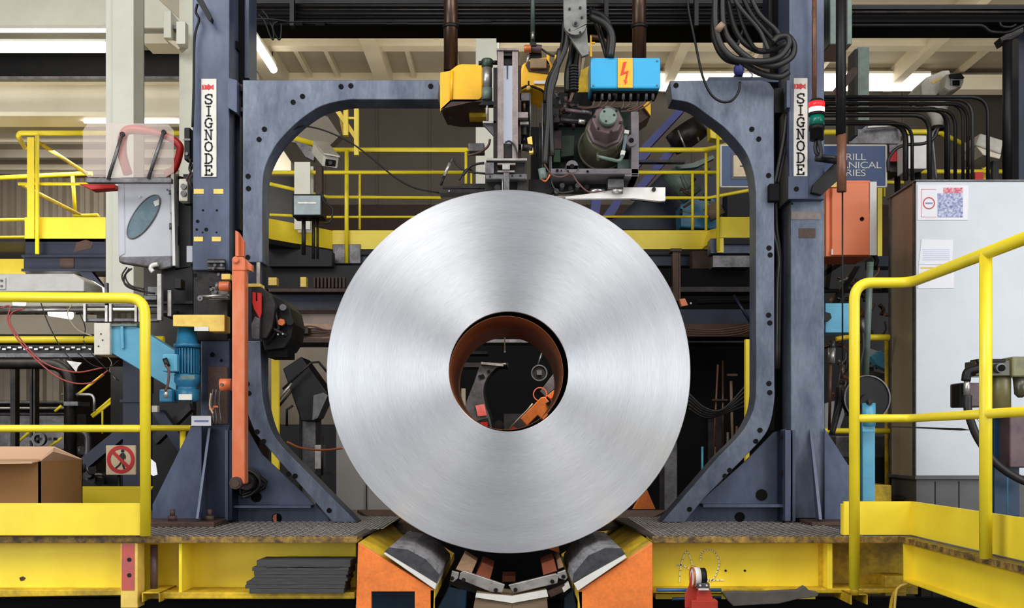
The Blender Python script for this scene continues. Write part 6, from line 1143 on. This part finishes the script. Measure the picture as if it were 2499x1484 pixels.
M1('dark_base_box', MB().pb(655, 1036, 830, 1260, 6.0, .4), BK, 'dark machine base under the hopper column', 'machine')
t = T('grey_locker', 'pale grey cabinet peeking out behind the lower left of the coil', 'cabinet', P(890, 1250, 2.4)); O('body', MB().pb(820, 1030, 960, 1262, 2.4, .5), mat('warm_grey_cabinet', (150, 147, 143), .5, dirt=(132, 128, 122), damt=.5, dscale=3), t, .006); O('seam', MB().pb(893, 1030, 895, 1262, 2.39, .01), BK, t)
# right gap
t = T('rear_conveyor', 'dark rusty conveyor frame below the walkway, right of the coil', 'conveyor', P(1750, 830, 5))
O('rail', MB().pb(1560, 700, 1840, 712, 4.8, .3), DG, t); O('rail', MB().pb(1600, 755, 1840, 790, 5.0, .4), ND, t); O('bed', MB().pb(1640, 790, 1840, 822, 4.8, .5), BR, t); O('edge', MB().pb(1640, 832, 1840, 836, 4.8, .4), DG, t)
for k in range(4): O('cable', MB().pt([(1660, 800+k*6), (1740, 805+k*5), (1800, 798+k*6), (1840, 790+k*4)], 1.6, 4.7, n=6, smooth=4), BW, t)
O('brace', MB().pt([(1790, 720), (1840, 800)], 4, 4.7), ND, t); O('pipe', MB().pt([(1700, 738), (1840, 735)], 6, 5.2), BK, t)
t = T('rusty_prop', 'rusty orange-brown prop under the yellow toe board, right of the coil', 'prop', P(1650, 740, 4.2)); O('prop', MB().pb(1642, 610, 1658, 735, 4.2, .1), BR, t, .004); O('prop_edge', MB().pb(1656, 610, 1661, 735, 4.2, .1), RU, t); O('head', MB().pb(1636, 606, 1664, 614, 4.18, .14), RU, t, .003); O('red_clamp', MB().pp([(1658, 730), (1672, 728), (1680, 745), (1664, 748)], 4.1, .08), ORG, t, .004); O('glint', MB().disc(1686, 740, 2.5, 4.1), LM, t)
t = T('hanging_cables', 'dark cables sagging in the gap right of the coil', 'cable', P(1740, 1000, 3.5))
for k in range(5): O('cable', MB().pt([(1680, 960+k*9), (1720, 995+k*6), (1765, 998+k*3), (1830, 930+k*14)], 3, 3.5+k*.05, n=6, smooth=6), RB, t)
t = T('strap_rods', 'thin brown rods and a narrow column standing in the dark right of the coil', 'rods', P(1760, 1180, 4.5))
for (x0, y0, x1, y1, r, m) in ((1752, 890, 1742, 1090, 2.5, CBR), (1764, 880, 1764, 1150, 3, BR), (1784, 930, 1788, 1100, 3.5, WDB), (1745, 1090, 1745, 1160, 2, CBR), (1798, 1040, 1796, 1090, 3, CBR), (1776, 1055, 1776, 1110, 3, WDB)): O('rod', MB().pt([(x0, y0), (x1, y1)], r, 4.5, n=8), m, t)
O('column', MB().pb(1728, 1010, 1762, 1250, 4.8, .2), DG, t); O('cross_piece', MB().pb(1738, 974, 1776, 978, 4.45, .06), BR, t); O('valve_head', MB().pb(1776, 912, 1800, 918, 4.4, .06), RU, t); O('blue_rod', MB().pt([(1714, 1090), (1714, 1190)], 3, 4.4), BL, t)
M1('steel_upright', MB().pb(1622, 1080, 1652, 1262, 3.0, .3), GM, 'grey steel upright just behind the lower right edge of the coil', 'column')
M1('gap_darkness_block', MB().pb(1560, 655, 1900, 1262, 6.0, .6), BM, 'black mass standing in for the darkness filling the gap right of the coil', 'machine')  # matt black blocks paint the darkness behind the coil
M1('gap_darkness_block', MB().pb(905, 650, 1560, 1240, 5.6, .6), BM, 'black mass standing in for the darkness seen through the eye of the coil', 'machine')
t = T('yellow_side_post', 'narrow yellow strip post behind the right curved frame', 'post', P(1826, 1250, 1.9)); O('post', MB().pb(1820, 828, 1829, 1250, 1.9, .05), YE, t)
M1('orange_fin', MB().pp([(1545, 1243), (1576, 1188), (1600, 1243)], 1.6, .05), OS, 'orange triangular plate standing behind the lower right edge of the coil', 'plate', bev=.003)
# through the eye of the coil
t = T('coil_grab_arm', 'curved grey arm with a red label seen through the eye of the coil', 'arm', P(1185, 1060, 2.4))
arm = crv([Vector((x, 0, y)) for x, y in ((1237, 889), (1210, 900), (1188, 925), (1180, 955), (1186, 990), (1197, 1022), (1204, 1060))], 5)
armL = [(1204, 1062), (1170, 1062), (1136, 988), (1160, 920), (1172, 893), (1175, 883), (1237, 892)]
O('arm_plate', MB().pp([(v.x, v.z) for v in arm]+[(1150, 1062), (1136, 986), (1158, 930), (1170, 894), (1232, 886)], 2.4, .08), GM, t, .004); O('cap_bar', MB().pp([(1174, 883), (1228, 888), (1228, 894), (1174, 889)], 2.36, .16), LM, t)
O('inner_edge', MB().tube([P(v.x, v.z, 2.42) for v in arm], .02, 8), BM, t); O('red_label', MB().pp([(1160, 990), (1182, 986), (1188, 1014), (1166, 1016)], 2.39, .006), mat('faded_red_label', (224, 96, 88), .5, dirt=(235, 160, 150), damt=.8, dscale=16), t); O('hole', MB().disc(1193, 907, 4, 2.39), BM, t)
O('slot', MB().pp([(1167, 916), (1180, 913), (1184, 922), (1172, 926)], 2.39, .006), BM, t); O('foot', MB().pp([(1160, 1028), (1190, 1020), (1200, 1060), (1150, 1060)], 2.3, .06), DG, t); O('red_foot', MB().pb(1172, 1030, 1190, 1056, 2.28, .03), RD, t); O('pin', MB().disc(1218, 1037, 11, 2.2, .1).disc(1218, 1037, 6, 2.18), DG, t)
t = T('orange_clamp', 'bright orange clamp block seen through the eye of the coil', 'clamp', P(1320, 1060, 2.0)); O('block', MB().pp([(1270, 1022), (1320, 970), (1330, 968), (1350, 992), (1336, 1010), (1346, 1022), (1330, 1030), (1312, 1014), (1286, 1040)], 2.0, .12), OS, t, .006); O('strip', MB().pp([(1334, 966), (1372, 936), (1376, 946), (1344, 974)], 2.05, .06), OS, t, .003)
O('rear_plate', MB().pp([(1336, 966), (1366, 950), (1366, 990), (1356, 994)], 2.12, .05), ORG, t); O('slot', MB().pp([(1332, 984), (1340, 980), (1358, 996), (1350, 1004)], 1.99, .01), BM, t); O('ring', MB().ring(P(1318, 962, 2.1), (0, 1, 0), L(15, 2), L(17.5, 2), .02, 26), ORG, t); O('strap', MB().pt([(1300, 985), (1288, 1000), (1268, 1020), (1240, 1050)], 2, 1.95, n=6), WW, t)
O('bracket', MB().pp([(1318, 955), (1356, 905), (1370, 915), (1366, 940), (1330, 968)], 2.25, .06), GM, t, .003); O('orange_foot', MB().pp([(1230, 1060), (1250, 1040), (1272, 1050), (1268, 1062)], 2.0, .1), RP, t)
t = T('round_gauge', 'round dark pulley disc seen at upper right inside the eye of the coil', 'disc', P(1316, 930, 2.6)); O('disc', MB().disc(1316, 910, 20, 2.6, .06, 32), DG, t); O('rim', MB().ring(P(1316, 910, 2.58), (0, 1, 0), L(17, 2.6), L(20, 2.6), .02, 32), GM, t); O('core', MB().pb(1310, 904, 1322, 915, 2.57, .02), GM, t); O('strut', MB().pt([(1312, 893), (1322, 862)], 2, 2.6), GM, t)
t = T('hanging_hook', 'short pale chain hanging at the top of the coil eye', 'chain', P(1232, 860, 1.5)); O('chain', MB().pt([(1231, 780), (1232, 858)], 1.6, 1.5, n=6), WW, t); O('tip', MB().disc(1232, 858, 2.6, 1.48, .02), LM, t)
t = T('eye_beams', 'dark horizontal beams crossing behind the eye of the coil', 'steel beam', P(1240, 900, 4)); O('beam', MB().pb(1120, 828, 1380, 836, 3.9, .3), GM, t); O('beam', MB().pb(1120, 885, 1240, 896, 4.2, .3), DG, t); O('beam', MB().pb(1120, 858, 1190, 864, 4.4, .3), DG, t); O('yellow_post', MB().pb(1126, 948, 1136, 1060, 4.6, .1), CABS, t); O('panel', MB().pb(1230, 1010, 1290, 1060, 4.8, .1), DG, t)
# ================================================================== BOTTOM CENTRE
def link(pts, label, bolts, Y=-.05):
    t = T('chain_link', label, 'chain link', P(sum(p[0] for p in pts)/len(pts), max(p[1] for p in pts), Y), 'white worn links under the coil')
    O('plate', MB().pp(pts, Y, .03), LM, t, .003)
    for x, y in bolts: O('bolt', MB().disc(x, y, 5, Y-.012, .02).disc(x, y, 2.5, Y-.016, .02), BK, t)
link([(1103, 1393), (1120, 1398), (1118, 1412), (1106, 1421), (1098, 1418)], 'small end link at the left of the link row', [(1103, 1412)])
link([(1122, 1400), (1132, 1393), (1232, 1427), (1226, 1447), (1200, 1446), (1120, 1414)], 'long left link below the coil', [(1131, 1416), (1210, 1441)])
link([(1241, 1428), (1356, 1400), (1364, 1404), (1360, 1424), (1262, 1447), (1250, 1444)], 'long right link below the coil', [(1258, 1440), (1348, 1420)])
link([(1360, 1398), (1380, 1391), (1386, 1410), (1380, 1416), (1364, 1412)], 'small end link at the right of the link row', [(1375, 1408)])
M1('chain_backing_bar', MB().pp([(1096, 1420), (1240, 1454), (1384, 1420), (1384, 1432), (1240, 1466), (1096, 1432)], -.0, .1), BK, 'black bar behind the white links under the coil', 'bar')
M1('wood_block', MB().pp([(1133, 1350), (1164, 1370), (1150, 1402), (1112, 1390)], .1, .15), WD, 'pale wooden block tilted at the left under the coil', 'wood block', 'wood blocks under the coil', bev=.003)
M1('wood_block', MB().pp([(1176, 1372), (1204, 1384), (1196, 1414), (1160, 1404)], .12, .3), WDR, 'red-brown wooden block beside the pale one under the coil', 'wood block', 'wood blocks under the coil', bev=.003)
M1('wood_block', MB().pp([(1322, 1376), (1352, 1364), (1360, 1394), (1326, 1404)], .1, .3), WDR, 'red-brown wooden block at the right under the coil', 'wood block', 'wood blocks under the coil', bev=.003)
M1('wood_block', MB().pp([(1358, 1368), (1368, 1360), (1376, 1384), (1362, 1390)], .12, .3), WD, 'narrow pale wooden block against the right cradle', 'wood block', 'wood blocks under the coil', bev=.003)
M1('wood_block', MB().pb(1226, 1406, 1258, 1420, .5, .2), ORG, 'small orange block low in the dark pit under the coil', 'wood block', 'wood blocks under the coil')
t = T('timber_cradle_plank', 'two grey-brown planks with pale worn front edges at the bottom centre', 'plank', P(1250, 1540, -.1))
O('plank', MB().pp([(1162, 1448), (1250, 1458), (1250, 1560), (1140, 1560)], -.12, .3), WDB, t, .003); O('plank', MB().pp([(1250, 1458), (1334, 1442), (1342, 1560), (1250, 1560)], -.12, .3), WDB, t, .003)
O('worn_edge', MB().pp([(1162, 1448), (1250, 1455), (1250, 1472), (1160, 1458)], -.135, .015), WH, t); O('worn_edge', MB().pp([(1250, 1455), (1334, 1440), (1338, 1456), (1250, 1472)], -.135, .015), WH, t)
M1('blue_machine_flank', MB().pp([(1100, 1424), (1140, 1442), (1130, 1600), (1060, 1600), (1060, 1500)], .0, .3), DB, 'dark blue steel flank beside the left cradle block', 'machine part', bev=.006)
M1('blue_machine_flank', MB().pp([(1376, 1460), (1386, 1448), (1400, 1440), (1410, 1500), (1410, 1600), (1374, 1600)], .0, .3), DB, 'dark blue steel flank beside the right cradle block', 'machine part', bev=.006)
M1('blue_inner_beam', MB().pb(900, 1440, 1016, 1600, .05, .3), DB, 'dark blue beam seen through the slot of the left cradle block', 'steel beam')
M1('brown_bracket', MB().pp([(1336, 1446), (1380, 1428), (1384, 1440), (1344, 1458)], -.08, .1), RU, 'rusty bracket right of the worn planks', 'bracket'); M1('cream_wedge', MB().pp([(1372, 1436), (1388, 1422), (1392, 1434), (1376, 1446)], -.1, .08), WH, 'small cream wedge between the right link and cradle', 'wedge')
M1('pit_rail', MB().pb(-300, 1462, 2700, 1475, .6, .1), BM, 'dark rail under the deck across the whole width', 'rail')
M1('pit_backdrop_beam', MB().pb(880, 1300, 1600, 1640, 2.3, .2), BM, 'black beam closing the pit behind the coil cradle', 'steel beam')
M1('left_ramp_plate', MB().prism([P(872, 1244, 1.3), P(990, 1244, 1.3), P(1050, 1300, .9), P(960, 1300, .9)], (0, 0, -.02)), RU, 'rusty sloping plate left of the coil foot', 'plate'); M1('right_ramp_plate', MB().prism([P(1500, 1246, 1.3), P(1625, 1246, 1.3), P(1560, 1280, .9), P(1450, 1290, .9)], (0, 0, -.02)), RU, 'rusty sloping plate right of the coil foot', 'plate')
M1('orange_sliver', MB().pp([(1325, 1335), (1362, 1328), (1366, 1350)], .5, .1), OS, 'orange corner plate just under the coil at right', 'plate')
# tape stand and mat on right flange
t = T('tape_roller_stand', 'small red stand holding a white banded roller on the right beam flange', 'roller stand', P(1710, 1484, -.4)); TY = -.42
O('leg_plate', MB().pp([(1682, 1430), (1690, 1386), (1698, 1382), (1702, 1390), (1700, 1440), (1706, 1484), (1672, 1484), (1672, 1450)], TY+.04, .015), RP, t, .002); O('foot', MB().pp([(1704, 1440), (1734, 1440), (1750, 1500), (1694, 1500)], TY, .05), RP, t, .003); O('base', MB().pb(1688, 1466, 1752, 1520, TY-.02, .08), RP, t, .003)
O('roller', MB().rev(P(1690, 1408, TY+.03), (1, .12, 0), [(0, L(24, TY)), (L(16, TY), L(24, TY))], 32), WH, t); O('black_band', MB().rev(P(1706, 1408, TY+.034), (1, .12, 0), [(0, L(22, TY)), (L(14, TY), L(22, TY))], 32), BK, t); O('rim', MB().ring(P(1688, 1408, TY+.03), (1, .12, 0), L(21, TY), L(25, TY), .006, 32), BRS, t); O('clip', MB().pb(1702, 1424, 1732, 1436, TY-.02, .05), GM, t, .002)
for x in (1709, 1725): O('screw', MB().disc(x, 1429, 2.5, TY-.024, .006), SW, t)
O('tape_mark', MB().pb(1705, 1436, 1730, 1441, TY-.022, .01), SW, t)
t = T('blue_pipe', 'dark blue pipe lying behind the red roller stand', 'pipe', P(1680, 1450, -.2)); O('pipe', MB().pt([(1602, 1440), (1760, 1440)], 4.5, FD-.03), mat('blue_pipe_paint', (50, 96, 140), .4), t); O('pipe', MB().pt([(1640, 1462), (1760, 1458)], 4, FD+.0), DB, t)
pts = [(1762, 1446), (1800, 1444), (1850, 1446), (1900, 1442), (1948, 1440), (1964, 1430), (1976, 1442), (1998, 1446), (1996, 1456), (1950, 1462), (1900, 1474), (1850, 1476), (1790, 1480), (1778, 1468)]
M1('rubber_sheet', MB().pp(pts, -.36, .04), mat('grey_brown_rubber', (88, 82, 76), .8, dirt=(66, 62, 58), damt=.6, dscale=12, bump=.2), 'limp grey-brown rubber sheet lying over the right beam flange', 'rubber sheet', bev=.004)
